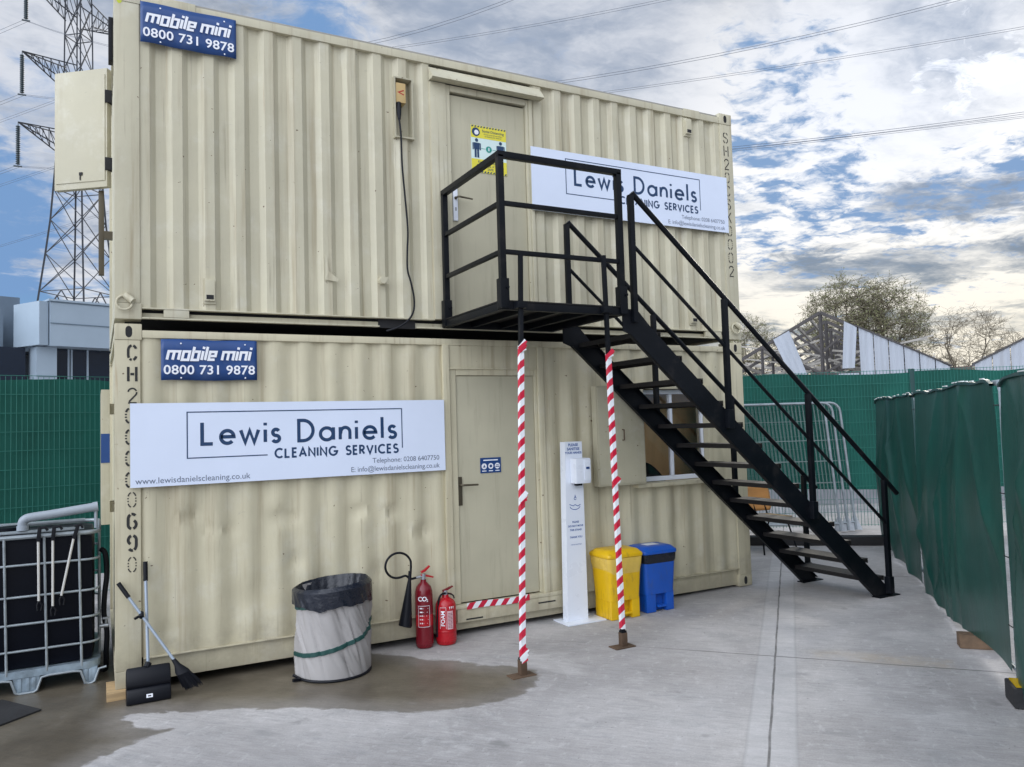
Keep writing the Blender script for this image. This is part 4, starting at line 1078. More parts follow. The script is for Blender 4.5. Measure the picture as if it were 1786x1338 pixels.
m.prism([(2.268, -.106, vz + .058), (2.300, -.106, vz + .066), (2.345, -.106, vz + .105), (2.338, -.106, vz + .113), (2.292, -.106, vz + .082), (2.262, -.106, vz + .070)], (0, .022, 0))
m.build('lever', M_RED, ex)
lc = Vector((2.062, -.10, .655)); hose = [(2.225, -.095, vz + .025), (2.17, -.10, vz + .022), (2.13, -.10, .562)]
for k in range(0, 15): 
    a = R(-80 - k * 19.5); hose.append((lc.x + .108 * math.cos(a), -.100 - .02 * k / 15, lc.z + .102 * math.sin(a)))
hose.append((2.165, -.12, .585)); hose.append((2.152, -.12, .50))
m = MB(); m.tube(smooth_pts(hose, 4), .0095, 10); m.build('hose', M_BPLAST, ex)
m = MB(); m.tube([(2.160, -.12, .60), (2.155, -.12, .53), (2.150, -.12, .50), (2.132, -.115, .34), (2.115, -.105, .165), (2.112, -.105, .155)], [.014, .014, .018, .036, .056, .050], 18); m.build('discharge_horn', M_BPLAST, ex)
def cyl_label(mb, c, r, a0, a1, z0, z1, m=0, n=8):
    mb.grid(lambda u, v: (c[0] + r * math.cos(a0 + (a1 - a0) * u), c[1] + r * math.sin(a0 + (a1 - a0) * u), z0 + (z1 - z0) * v), n, 1, m)
def wrap(F, c, r, amid):
    """bend a flat drawing (x along the arc) round a cylinder"""
    F.mb.v = [(c[0] + (r + .0004) * math.cos(amid + v[0] / r), c[1] + (r + .0004) * math.sin(amid + v[0] / r), v[2]) for v in F.mb.v]
C1 = (2.285, -.095); am = R(-112)
F = Face2D((0, 0, g0)); F.text('CO', -.012, .405, .050, bold=.03); F.text('2', .030, .392, .028, bold=.03)
for a, b_, c_, d_ in ((-.05, .05, .348, .351), (-.05, .05, .178, .181), (.047, .05, .181, .348), (-.05, -.047, .181, .348)): 
    for q in range(6): F.rect(a + (b_ - a) * q / 6, a + (b_ - a) * (q + 1) / 6, c_, d_)
for k in range(5): F.rect(-.036, -.036 + .024, .325 - .03 * k, .335 - .03 * k); F.rect(-.005, .036 - .006 * (k % 3), .327 - .03 * k, .331 - .03 * k)
wrap(F, C1, .0745, am); F.build('label', M_WINK, ex)
m = MB(); cyl_label(m, C1, .0743, R(-175), R(-5), g0 + .185, g0 + .275, 0, 16); m.build('reflection_band', M_RED, ex)  # brighter red painted round the middle for the label's reflection
g1 = gz(2.5)
ex2 = thing('fire_extinguisher', 'shorter bright red extinguisher with a pale printed label', 'fire extinguisher', (2.475, -.105, g1), 'fire extinguishers by the lower door')
m = MB(); m.lathe([(a, b) for a, b in bottle(0, .087, .385)], (2.475, -.105, g1), 32); m.lathe([(.0872, .105), (.089, .11), (.089, .118), (.0872, .123)], (2.475, -.105, g1), 32); m.build('cylinder', M_RED, ex2)
vz = g1 + .40
m = MB(); m.tube([(2.475, -.105, vz), (2.475, -.105, vz + .04)], .018, 12); m.build('valve', M_GALV, ex2)
m = MB(); m.prism([(2.452, -.115, vz + .030), (2.49, -.115, vz + .038), (2.545, -.115, vz + .064), (2.540, -.115, vz + .072), (2.485, -.115, vz + .056), (2.45, -.115, vz + .044)], (0, .02, 0)); m.prism([(2.45, -.115, vz + .014), (2.53, -.115, vz + .004), (2.53, -.115, vz + .012), (2.45, -.115, vz + .026)], (0, .02, 0)); m.build('lever', M_DRED, ex2)
m = MB(); m.tube(smooth_pts([(2.47, -.12, vz + .02), (2.43, -.13, vz + .015), (2.403, -.135, vz - .02), (2.396, -.13, vz - .10), (2.389, -.125, vz - .22), (2.387, -.12, vz - .33)], 5), .009, 8); m.tube(smooth_pts([(2.49, -.12, vz + .015), (2.53, -.13, vz + .0), (2.545, -.13, vz - .03)], 5), .006, 8); m.build('hose', M_BPLAST, ex2)
C2 = (2.475, -.105)
F = Face2D((0, 0, g1))
for k in range(8): F.rect(-.012 + .0065 * k * 1.0, -.012 + .0065 * (k + 1) - .0005, .135, .285)
wrap(F, C2, .0874, R(-97)); F.build('label_field', M_LABELW, ex2)
F = Face2D((0, 0, g1))
F.text('FOAM', -.048, .225, .046, bold=.02, rot=R(90)); 
for x0_ in (-.075, -.024):
    F.rect(x0_, x0_ + .002, .14, .315)
for q in range(6): F.rect(-.075 + .0085 * q, -.075 + .0085 * (q + 1), .313, .3155)
for k in range(3): F.poly([(.004 + k * .017, .320), (.016 + k * .017, .320), (.010 + k * .017, .296)])
wrap(F, C2, .0878, R(-97)); F.build('label_print', M_WINK, ex2)
F = Face2D((0, 0, g1))
for k in range(11): F.rect(-.006, .010, .148 + .0115 * k, .152 + .0115 * k); F.rect(.014, .034 - .005 * (k % 3), .148 + .0115 * k, .152 + .0115 * k)
wrap(F, C2, .0882, R(-97)); F.build('small_print', M_DRED, ex2)

# pop-up bin
gb = gz(1.46)
pb = thing('garden_bin', 'pale grey pop-up fabric bin with green spiral band and black liner', 'bin', (1.465, -.305, gb))
BC = Vector((1.465, -.305, gb)); BR = .272
rng = random.Random(3)
def bin_r(a, z):
    f = 0.0
    for (a0, z0_, sl_, wd_, am) in CREASE:
        da = (a - a0 - sl_ * (z - z0_) + PI) % (2 * PI) - PI
        f += am * math.exp(-abs(da) / wd_) * math.exp(-((z - z0_) / .16) ** 2)
    return BR + .008 * math.sin(z * 4 + a) + .003 * math.sin(3 * a + 6 * z) + f
CREASE = [(rng.uniform(0, 2 * PI), rng.uniform(.05, .6), -rng.uniform(1.0, 2.6), rng.uniform(.03, .09), rng.choice((-1, 1)) * rng.uniform(.008, .019)) for _ in range(120)]
m = MB(); m.grid(lambda u, v: BC + Vector((bin_r(2 * PI * u, .64 * v) * math.cos(2 * PI * u), bin_r(2 * PI * u, .64 * v) * math.sin(2 * PI * u), .012 + .63 * v)), 220, 60)
m.build('fabric_body', M_GREYFAB, pb)
m = MB(); m.lathe([(0, .012), (BR, .012)], BC, 40); m.build('base', M_GREYFAB, pb)
m = MB(); m.tube([BC + Vector((.274 * math.cos(a), .274 * math.sin(a), .014)) for a in [2 * PI * k / 48 for k in range(48)]], .010, 8, closed=True); m.build('base_hoop', M_BPLAST, pb)
# band spirals up to the right across the front
def spiral(z_at, a0, a1, n=60):
    vs, fs = [], []
    for i in range(n + 1):
        a = a0 + (a1 - a0) * i / n; z = z_at(i / n); r = bin_r(a, z - .012) + .007
        for dz_, dr in ((-.017, -.006), (-.013, .003), (.013, .003), (.017, -.006)): vs.append(BC + Vector(((r + dr) * math.cos(a), (r + dr) * math.sin(a), z + dz_)))
    for i in range(n):
        for j in range(3): fs.append((i * 4 + j, i * 4 + 4 + j, i * 4 + 5 + j, i * 4 + 1 + j))
    return vs, fs
for za, zb, a0, a1 in ((.17, .40, R(-190), R(20)), (.515, .555, R(-195), R(-120)), ):
    m = MB(); m.add(*spiral(lambda u, za=za, zb=zb: za + (zb - za) * (u ** 1.5 if zb > za else u), a0, a1)); m.build('spiral_band', M_GREENTRIM, pb)
def lin(a, k): return .012 * math.sin(3 * a + k) + .008 * math.sin(7 * a + 2 * k) + .004 * math.sin(17 * a)
m = MB()
def liner(u, v):
    a = 2 * PI * u
    rim = .672 + .022 * math.cos(a + .3)
    if v < .5:
        t = v / .5; z = rim - (.135 + lin(a, 2) - .025 * math.cos(a - 2.6)) * (1 - t); r = BR + .024 - .010 * (t > .9) + .004 * math.sin(23 * a + 5 * t) * (1 - t)
    else:
        t = (v - .5) / .5; z = rim + .004 - .50 * t; r = BR - .004 - .040 * min(1, t * 4) + .004 * math.sin(9 * a + 3 * t) + .003 * math.sin(23 * a)
    return BC + Vector((r * math.cos(a), r * math.sin(a), z))
m.grid(liner, 110, 26); m.lathe([(0, .17), (BR - .05, .17)], BC, 30); m.build('bin_liner', M_LINER, pb)
m = MB(); m.bar(BC + Vector((-.26, -.07, .01)), BC + Vector((-.315, -.05, .045)), .03, .012); m.bar(BC + Vector((-.27, -.08, .014)), BC + Vector((-.325, -.10, .02)), .02, .02); m.build('tie_toggle', M_BPLAST, pb)

# hand sanitiser stand
gs = gz(3.75)
ss = thing('sanitiser_stand', 'tall white hand sanitiser stand with dispenser, between the door and the yellow bin', 'sanitiser stand', (3.76, -.13, gs))
m = MB(); m.box(3.575, 3.985, -.275, -.015, gs + .001, gs + .014, 0, .003); m.build('base_plate', M_WPLAST, ss)
m = MB(); y0 = -.165
vs = [(3.668, y0, 1.605), (3.852, y0, 1.605), (3.858, y0, gs + .0145), (3.640, y0, gs + .0145)]
m.prism([vs[3], vs[2], vs[1], vs[0]], (0, .085, 0)); m.build('column', M_WPLAST, ss)
m = MB(); m.box(3.712, 3.872, y0 - .105, y0 - .002, 1.225, 1.455, 0, .014); m.box(3.80, 3.868, y0 - .112, y0 - .106, 1.25, 1.44, 0, .002); dsp = m.build('dispenser', M_WPLAST, ss)
m = MB(); m.box(3.818, 3.852, y0 - .116, y0 - .1125, 1.355, 1.375); m.build('level_window', M_NAVY, dsp)
m = MB(); m.box(3.735, 3.80, y0 - .07, y0 - .03, 1.205, 1.2245, 0, .004); m.build('nozzle', M_BPLAST, dsp)
F = Face2D((3.755, y0, 0))
F.text('PLEASE', 0, 1.575, .034, bold=.03); F.text('SANITISE', 0, 1.538, .034, bold=.03); F.text('YOUR HANDS', 0, 1.503, .028, bold=.03)
F.text('PLEASE', 0, .872, .023, bold=.03); F.text('DO NOT MOVE', 0, .836, .023, bold=.03); F.text('THIS STAND', 0, .800, .023, bold=.03); F.text('THANK YOU', 0, .735, .023, bold=.03); F.text('HAND SANITISER', 0, .668, .015)
F.stroke(arc(0, 1.02, .055, .035, 190, 350, 12), .006); F.stroke([(-.06, 1.035), (-.02, 1.02), (.0, 1.03), (.03, 1.015), (.06, 1.03)], .006); F.stroke(arc(.004, 1.085, .012, .012, 0, 330, 10), .005); F.poly([(-.004, 1.095), (.012, 1.095), (.004, 1.125)])
F.build('print', M_BLUEINK, ss)

# pedal bins
def pedal_bin(x0, x1, y0, y1, hgt, body, liner, label, patch, name):
    g_ = gz((x0 + x1) / 2); t = thing('pedal_bin', label, 'bin', ((x0 + x1) / 2, (y0 + y1) / 2, g_), 'pedal bins by the sanitiser stand')
    cx, cy = (x0 + x1) / 2, (y0 + y1) / 2; tx, ty = (x1 - x0) * .57, (y1 - y0) * .58
    bx, by = (x1 - x0) * .495, (y1 - y0) * .48
    m = MB()
    def ring(hx, hy, z, rr=.035, n=5):
        o = []
        for sx, sy, a0 in ((1, 1, 0), (-1, 1, 90), (-1, -1, 180), (1, -1, 270)):
            for k in range(n + 1):
                a = R(a0 + 90 * k / n); o.append((cx + sx * (hx - rr) + rr * math.cos(a), cy + sy * (hy - rr) + rr * math.sin(a), g_ + z))
        return o
    def loft(mb, rings, cap0=True, cap1=True, m_=0):
        n = len(rings[0]); vs = [v for r_ in rings for v in r_]; fs = []
        for i in range(len(rings) - 1):
            for j in range(n): fs.append((i * n + j, i * n + (j + 1) % n, (i + 1) * n + (j + 1) % n, (i + 1) * n + j))
        if cap0: fs.append(tuple(range(n))[::-1])
        if cap1: fs.append(tuple((len(rings) - 1) * n + j for j in range(n)))
        mb.add(vs, fs, m_)
    H1 = hgt * .80
    loft(m, [ring(bx, by, .17), ring(bx + (tx * .97 - bx) * .5 , by + (ty * .97 - by) * .5, (.17 + H1 + .03) / 2), ring(tx * .97, ty * .97, H1 + .03)])
    # lower front with pedal notch
    for a, b_ in ((-bx * .955, -bx * .30), (bx * .42, bx * .955)): m.box(cx + a, cx + b_, cy - by * .97, cy - by * .97 + .06, g_ + .002, g_ + .185, 0, .010)
    m.box(cx - bx * .955, cx + bx * .955, cy - by * .97 + .062, cy + by * .97, g_ + .002, g_ + .175, 0, .012)
    m.build('body', body, t)
    m = MB(); m.box(cx - bx * .22, cx + bx * .34, cy - by - .012, cy - by + .05, g_ + .045, g_ + .062, 0, .004); m.build('pedal', body, t)
    m = MB(); r0 = [ring(tx * .93, ty * .93, H1 - .055), ring(tx * .985, ty * .985, H1 - .03), ring(tx * 1.01, ty * 1.01, H1 + .032), ring(tx * .9, ty * .9, H1 + .036)]
    if liner is M_CLEAR: r0[0] = [(x, y, z - .05 - .03 * math.sin(x * 23 + y * 9)) for x, y, z in ring(tx * .90, ty * .90, H1 - .055)]
    loft(m, r0, False, False); m.build('liner', liner, t)
    m = MB(); loft(m, [ring(tx * 1.03, ty * 1.03, H1 + .036), ring(tx * 1.05, ty * 1.05, H1 + .048), ring(tx * 1.03, ty * 1.03, H1 + .066), ring(tx * .90, ty * .82, H1 + .098, .05), ring(tx * .74, ty * .62, H1 + .106, .05)]); ld = m.build('lid', body, t)
    if patch:
        m = MB(); m.obox((cx - .01, cy - .01, g_ + H1 + .1085), (1, 0, 0), (0, 1, 0), (0, 0, 1), .07, .05, .001); m.build('paper_label', M_WPLAST, ld)
    else:
        pass
    m = MB(); F = Face2D((cx + .02, cy - by - .036, g_ + H1 * .62)); F.stroke([(-.012, -.03), (-.012, .03), (.012, .03), (.012, -.03)], .005); F.build('mould_mark', body, t)
    return t
pedal_bin(3.985, 4.320, -.355, -.075, .655, M_YEL, M_CLEAR, 'bright yellow pedal bin with pale liner hanging out under its lid', False, 'y')
pedal_bin(4.405, 4.745, -.325, -.055, .635, M_BLUE, M_LINER, 'deep blue pedal bin with black liner and white label on the lid', True, 'b')

# dustpan and broom by the corner
gd = gz(.2)
dp = thing('lobby_dustpan', 'black long-handled dustpan standing against the container corner', 'dustpan', (.2, -.2, gd))
m = MB(); 
def pan(u, v):
    x = .065 + .275 * u; s_ = v
    y = -.205 + .10 * s_ + .022 * math.sin(PI * s_); z = gd + .03 + .19 * s_
    return (x, y, z)
prof2 = [(-.232, .002), (-.250, .012), (-.257, .04), (-.246, .085), (-.236, .102), (-.222, .108), (-.228, .118), (-.232, .135), (-.218, .185), (-.196, .222), (-.170, .236), (-.140, .228), (-.105, .19), (-.088, .08), (-.095, .002)]
vs, fs = [], []
xs_ = [(.062, .80), (.066, .96), (.075, 1.0), (.33, 1.0), (.339, .96), (.343, .80)]
for x_, s_ in xs_: vs += [(x_, -.165 + (y_ + .165) * s_, gd + .002 + (z_ - .002) * (1 - (1 - s_) * .5)) for y_, z_ in prof2]
kk = len(prof2)
for i in range(5):
    for j in range(kk): fs.append((i * kk + j, i * kk + (j + 1) % kk, (i + 1) * kk + (j + 1) % kk, (i + 1) * kk + j))
m.add(vs, fs + [tuple(range(kk))[::-1], tuple(5 * kk + j for j in range(kk))])
m.tube([(.19, -.170, gd + .225), (.205, -.152, gd + .25)], .022, 10)
m.build('pan', M_BPLAST, dp)
m = MB(); F = Face2D((.205, -.2545, gd + .055), (1, 0, 0), (0, .24, .97)); F.rect(-.020, .020, -.012, .012); o = F.build('label', M_WINK, dp)
F = Face2D((.205, -.2563, gd + .055), (1, 0, 0), (0, .24, .97)); F.rect(-.010, .010, -.004, .004); F.build('label_print', M_BLACKINK, o)
m = MB(); m.tube([(.203, -.150, gd + .20), (.194, -.035, .78)], .011, 10); m.build('handle', M_ALU, dp)
m = MB(); m.tube([(.1942, -.037, .74), (.193, -.022, .875)], .016, 10); m.build('grip', M_BPLAST, dp)
bm_ = thing('broom', 'small broom with blue-grey handle leaning across the dustpan', 'broom', (.42, -.22, gd))
hb, ht = Vector((.385, -.215, .165)), Vector((.048, -.050, .70))
m = MB(); m.tube([hb, ht], .010, 10); m.build('handle', M_ALU, bm_)
m = MB(); dd = (ht - hb).normalized(); m.tube([ht - dd * .07, ht + dd * .055], .015, 10); m.build('grip', M_BPLAST, bm_)
m = MB(); q = hb.lerp(ht, .66); m.tube([q - Vector((.0, .018, .012)), q + Vector((0, .018, .012))], .017, 8); m.bar(q, q + Vector((-.045, -.01, -.02)), .02, .014); m.build('clip', M_BPLAST, bm_)
m = MB()
ax_ = -dd
def bh(t, wx, wy):
    c_ = hb + ax_ * t; return [c_ + Vector((wx * math.cos(a), wy * math.sin(a), wx * .25 * math.cos(a))) for a in [2 * PI * k / 14 for k in range(14)]]
rs = [bh(-.05, .014, .014), bh(.0, .020, .018), bh(.05, .042, .020), bh(.07, .045, .021)]
vs = [v for r_ in rs for v in r_]; fs = [(i * 14 + j, i * 14 + (j + 1) % 14, i * 14 + 14 + (j + 1) % 14, i * 14 + 14 + j) for i in range(3) for j in range(14)]
m.add(vs, fs + [tuple(range(42, 56))]); m.build('head', M_BPLAST, bm_)
m = MB(); rb = random.Random(8)
for k in range(170):
    a = rb.uniform(0, 2 * PI); q = rb.random() ** .5
    p0_ = hb + ax_ * .068 + Vector((.042 * q * math.cos(a), .019 * q * math.sin(a), .010 * q * math.cos(a)))
    p1_ = hb + ax_ * rb.uniform(.16, .20) + Vector((.062 * q * math.cos(a), .030 * q * math.sin(a), .012 * q * math.cos(a)))
    p1_.z = max(p1_.z, gd + .003)
    m.tube([p0_, p1_], .0022, 3, cap=False)
m.build('bristles', M_BPLAST, bm_)

# ------------------------------------------------------------------ IBC TANK
gi = gz(-.6)
ib = thing('water_tank', 'black bulk liquid tank in a galvanised cage on a steel pallet, left of the containers', 'tank', (-.7, 1.0, gi))
IX0, IX1, IY0, IY1 = -1.285, -.10, .50, 1.48
m = MB(); m.box(IX0 + .03, IX1 - .03, IY0 + .03, IY1 - .03, .10, 1.055, 0, .085); m.tube([(-.69, .98, 1.05), (-.69, .98, 1.10)], .11, 20); m.build('bottle', M_IBC, ib)
def ring_pts(z, ins=0.0, rr=.09):
    o = []
    for sx, sy, a0 in ((1, 1, 0), (-1, 1, 90), (-1, -1, 180), (1, -1, 270)):
        cx, cy = (IX0 + IX1) / 2, (IY0 + IY1) / 2
        for k in range(6):
            a = R(a0 + 90 * k / 5); o.append((cx + sx * ((IX1 - IX0) / 2 - ins - rr) + rr * math.cos(a), cy + sy * ((IY1 - IY0) / 2 - ins - rr) + rr * math.sin(a), z))
    return o
for z in (.245, .435, .632, .860):
    m = MB(); m.tube(ring_pts(z), .0088, 8, closed=True); m.build('cage_bar', M_TUBE, ib)
m = MB(); m.tube(ring_pts(1.062), .016, 8, closed=True); m.build('top_hoop', M_TUBE, ib)
for x in (-1.17, -.945, -.705, -.455, -.232):
    for y in (IY0 - .004, IY1 + .004):
        m = MB(); zz = [.08, .22, .245, .27, .41, .435, .46, .605, .632, .66, .835, .86, .885, 1.06]
        m.tube([(x + .02 * (1 - z), y, z) for z in zz], [.0095, .0095, .007, .0095, .0095, .007, .0095, .0095, .007, .0095, .0095, .007, .0095, .0095], 8); m.build('cage_upright', M_TUBE, ib)
for y in (.72, .98, 1.24):
    for x in (IX0 - .004, IX1 + .004):
        m = MB(); m.tube([(x, y, .08), (x, y, 1.06)], .010, 8); m.build('cage_upright', M_TUBE, ib)
m = MB(); pr_ = ring_pts(0, -.01, .10); n_ = len(pr_)
vs = [(x, y, z) for z in (.055, .105) for x, y, _ in pr_]; m.add(vs, [(j, (j + 1) % n_, n_ + (j + 1) % n_, n_ + j) for j in range(n_)] + [tuple(range(n_, 2 * n_))])
m.build('pallet_deck', M_BLUEGREY, ib)
for x in (-1.24, -.565, -.16):
    for y in (IY0 + .05, IY1 - .05):
        m = MB(); hw = .085 if x != -.16 else .05
        m.prism([(x - hw, y - .05, .056), (x - hw * .80, y - .05, gi + .012), (x - hw * .72, y - .05, gi + .001), (x + hw * .72, y - .05, gi + .001), (x + hw * .80, y - .05, gi + .012), (x + hw, y - .05, .056)], (0, .10, 0))
        for k in (-.5, .1, .55): m.box(x + hw * k - .012, x + hw * k + .012, y - .056, y - .0505, gi + .02, .05, 0, .002)
        m.build('pallet_foot', M_BLUEGREY, ib)
m = MB(); pts_ = []
x = -1.28
for a, b_ in ((-1.24, .085), (-.565, .085), (-.16, .05)): pts_ += [(a - b_ - .06, IY0 - .012, .050), (a - b_ - .01, IY0 - .012, .042), (a - b_ + .018, IY0 - .012, gi + .022), (a - b_ + .04, IY0 - .012, gi + .010), (a + b_ - .04, IY0 - .012, gi + .010), (a + b_ - .018, IY0 - .012, gi + .022), (a + b_ + .01, IY0 - .012, .042), (a + b_ + .06, IY0 - .012, .050)]
m.tube(pts_, .009, 8); m.build('skid_bar', M_TUBE, ib)
for ya in (IY0 + .1, IY1 - .2):
    m = MB(); m.box(-1.2, -.2, ya, ya + .08, 1.078, 1.094, 0, .003); m.build('top_strap', M_TUBE, ib)
# pipe lying on the tank
m = MB(); m.tube(smooth_pts([(-.60, .62, 1.115), (-.60, .615, 1.155), (-.585, .61, 1.18), (-.545, .61, 1.193), (-.42, .61, 1.205), (-.28, .61, 1.222), (-.13, .61, 1.240)], 5), .033, 14)
gp = thing('downpipe', 'grey plastic pipe with an elbow lying across the top of the tank', 'pipe', (-.4, .61, 1.13))
m.build('pipe', M_PIPE, gp)
m = MB(); m.tube([(-.60, .62, 1.100), (-.60, .62, 1.135)], .040, 14); m.tube([(-.14, .61, 1.239), (-.105, .61, 1.243)], .037, 14); m.tube([(-.12, .61, 1.24), (-.12, .61, 1.08)], .012, 8); m.build('collar', M_PIPE, gp)
# litter pickers hanging on the cage
lpk = [(-.492, 1.035, -.488, .595, 'litter picker with pale shaft hanging straight on the tank, leftmost of three'), (-.400, 1.035, -.400, .548, 'litter picker with pale shaft hanging straight between two others on the tank'), (-.265, 1.035, -.345, .617, 'litter picker with pale shaft hanging at a slant on the tank')]
for x0_, za, x1_, zb, lab in lpk:
    t = thing('litter_picker', lab, 'litter picker', (x0_, .47, za), 'litter pickers hung on the tank')
    m = MB(); m.tube([(x0_, .470, za), (x1_, .474, zb)], .0085, 8); m.build('shaft', M_STICK, t)
    m = MB(); m.bar((x0_, .470, za - .01), (x0_ + (.01 if x0_ < -.3 else .03), .468, za + .095), .026, .022, 0, (0, 1, 0), .004); m.tube([(x0_ + .004, .468, za + .085), (x0_ + .045, .468, za + .09), (x0_ + .06, .468, za + .065)], .010, 8); m.build('grip', M_BPLAST, t)
    m = MB(); m.tube([(x1_, .474, zb), (x1_ - .012, .474, zb - .03), (x1_ - .008, .474, zb - .07)], .006, 6); m.tube([(x1_, .474, zb), (x1_ + .02, .474, zb - .03), (x1_ + .014, .474, zb - .07)], .006, 6); m.build('jaws', M_BPLAST, t)
# black hose with tap beside the tank
t = thing('tank_hose', 'black hose and tap between the tank and the container end', 'hose', (-.05, .7, .3))
m = MB(); m.tube(smooth_pts([(-.085, .72, .90), (-.055, .70, .86), (-.045, .70, .70), (-.060, .70, .55), (-.065, .71, .40), (-.045, .70, .26), (-.05, .72, .10), (-.055, .75, gi + .03), (-.10, .80, gi + .03)], 5), .020, 10); m.build('hose', M_BPLAST, t)
m = MB(); m.tube([(-.095, .68, .315), (-.035, .68, .315)], .016, 10); m.tube([(-.05, .68, .315), (-.05, .68, .37)], .010, 8); m.box(-.075, -.03, .665, .695, .365, .378, 0, .003); m.build('tap', M_GALV, t)
# rubber mat
b = MB(); b.prism([(-.98, .25, gi + .0045), (-.96, -.33, gi + .0045), (-.72, -.22, gi + .0045), (-.445, .015, gi + .0045), (-.70, .40, gi + .0045), (-.90, .42, gi + .0045)][::-1] , (0, 0, .012))
tag(b.build('rubber_mat', M_RUBBER), 'black rubber mat lying flat on the ground in front of the tank', 'mat')

# ------------------------------------------------------------------ RIGHT: sheeted fence panels
RF = [(2.55, -5.62), (4.985, -3.345), (7.40, -1.085), (9.58, 1.02)]
flabels = ['dark green sheeted fence panel nearest the viewer, running out of the right edge', 'widest dark green sheeted fence panel, middle of the run, creased across its face', 'dark green sheeted fence panel at the far end of the run beside the stairs']
for i in range(3):
    a, b = Vector((*RF[i], 0)), Vector((*RF[i + 1], 0))
    d = (b - a); Ln = d.length; d.normalize(); a2 = a + d * .030; b2 = b - d * .030
    ga = gz(a.x)
    nrm = Vector((-d.y, d.x, 0))            # towards the yard
    t = thing('fence_panel', flabels[i], 'fence', (a.x, a.y, ga), 'green sheeted fence panels')
    m = MB()
    zt_, zb_ = 1.955, .13
    fr = [a2 + Vector((0, 0, .06)), a2 + Vector((0, 0, zt_ - .06)), a2 + d * .06 + Vector((0, 0, zt_)), b2 - d * .06 + Vector((0, 0, zt_)), b2 + Vector((0, 0, zt_ - .06)), b2 + Vector((0, 0, .06))]
    m.tube(fr, .019, 10); m.tube([a2 + Vector((0, 0, zb_)), b2 + Vector((0, 0, zb_))], .017, 8)
    for q in (.33, .66): m.tube([a2 + d * (Ln * q) + Vector((0, 0, zb_)), a2 + d * (Ln * q) + Vector((0, 0, zt_))], .010, 6)
    m.build('tube_frame', M_TUBE, t)
    rs_ = random.Random(40 + i)
    ph = [rs_.uniform(0, 6) for _ in range(8)]
    folds = [(rs_.uniform(.1, .9), rs_.uniform(.02, .05), rs_.choice((-1, 1)) * rs_.uniform(.08, .45), rs_.uniform(.025, .060)) for _ in range(10)]
    def sheet(u, v, a2=a2, d=d, Ln=Ln, nrm=nrm, ph=ph, folds=folds, i=i):
        uu = .045 / Ln + u * (1 - .09 / Ln)
        # pulled in beside the ties, sagging low hem
        pinch = .05 * math.exp(-((1 - v) / .10) ** 2) * (math.exp(-(u / .03) ** 2) - math.exp(-((1 - u) / .03) ** 2))
        x = uu * Ln + pinch
        hem = .035 + .035 * math.sin(3 * u * PI + ph[0]) + .02 * math.sin(9 * u + ph[1])
        if i == 1: hem = .06 - .075 * math.exp(-((u - .98) / .14) ** 2) + .16 * max(0, .32 - u) * (u < .32) + .035 * math.sin(7 * u)
        top = 1.965 + .006 * math.sin(23 * u + ph[2]) + .008 * math.sin(9 * u + ph[3]) - .03 * (math.exp(-(u / .03) ** 2) + math.exp(-((1 - u) / .03) ** 2))
        z = hem + (top - hem) * v
        off = .030 + .060 * math.sin(PI * v) * math.sin(PI * u) * (1 + .5 * math.sin(4 * u + ph[4]))
        off += .012 * math.sin(11 * u + 2.5 * v + ph[5]) * (1 - v) + .007 * math.sin(21 * u - 3 * v + ph[6]) * v
        for fu, fw, fs_, fa in folds:
            off += fa * (math.exp(-abs(u - fu - fs_ * (v - .6)) / fw)) * (.35 + .65 * math.sin(PI * min(1, v + .15)))
        off = .028 + (off - .028) * min(1.0, 12 * u, 12 * (1 - u))
        return a2 + d * x + nrm * off + Vector((0, 0, z))
    m = MB(); m.grid(sheet, 150, 60); m.build('green_sheet', M_SHEET, t, smooth=80)
    m = MB()
    hv = []
    for k in range(61):
        u = k / 60; p_ = sheet(u, 1.0); w_ = .010 + .010 * abs(math.sin(17 * u + ph[2])) * abs(math.sin(5 * u + i))
        hv += [p_ + Vector((0, 0, -.002)) - nrm * .01, p_ + Vector((0, 0, w_)) - nrm * .006, p_ + Vector((0, 0, w_)) + nrm * .018, p_ + Vector((0, 0, -.002)) + nrm * .02]
    m.add(hv, [(k * 4 + j, k * 4 + (j + 1) % 4, k * 4 + 4 + (j + 1) % 4, k * 4 + 4 + j) for k in range(60) for j in range(4)])
    m.build('sheet_hem', M_GPOST, t)
    m = MB()
    for k in range(16):      # pale bits of folded edge
        u = rs_.random(); p_ = sheet(u, 1.0); m.bar(p_ + Vector((0, 0, .022)) + nrm * .01 - d * rs_.uniform(.02, .08), p_ + Vector((0, 0, .024)) + nrm * .01 + d * rs_.uniform(.02, .08), .012, .008)
    m.build('frayed_edge', M_WEDGE, t)
    m = MB()
    for v_ in (.93, .62, .40, .16):
        for uu in (.006, .994):
            p_ = sheet(uu, v_); q_ = (a2 if uu < .5 else b2) + Vector((0, 0, p_.z)); m.tube([p_, q_ + nrm * .022, q_ - nrm * .01], .004, 5)
    m.build('cable_ties', M_BPLAST, t)
for i, (x, y) in enumerate(RF[1:3]):
    pass
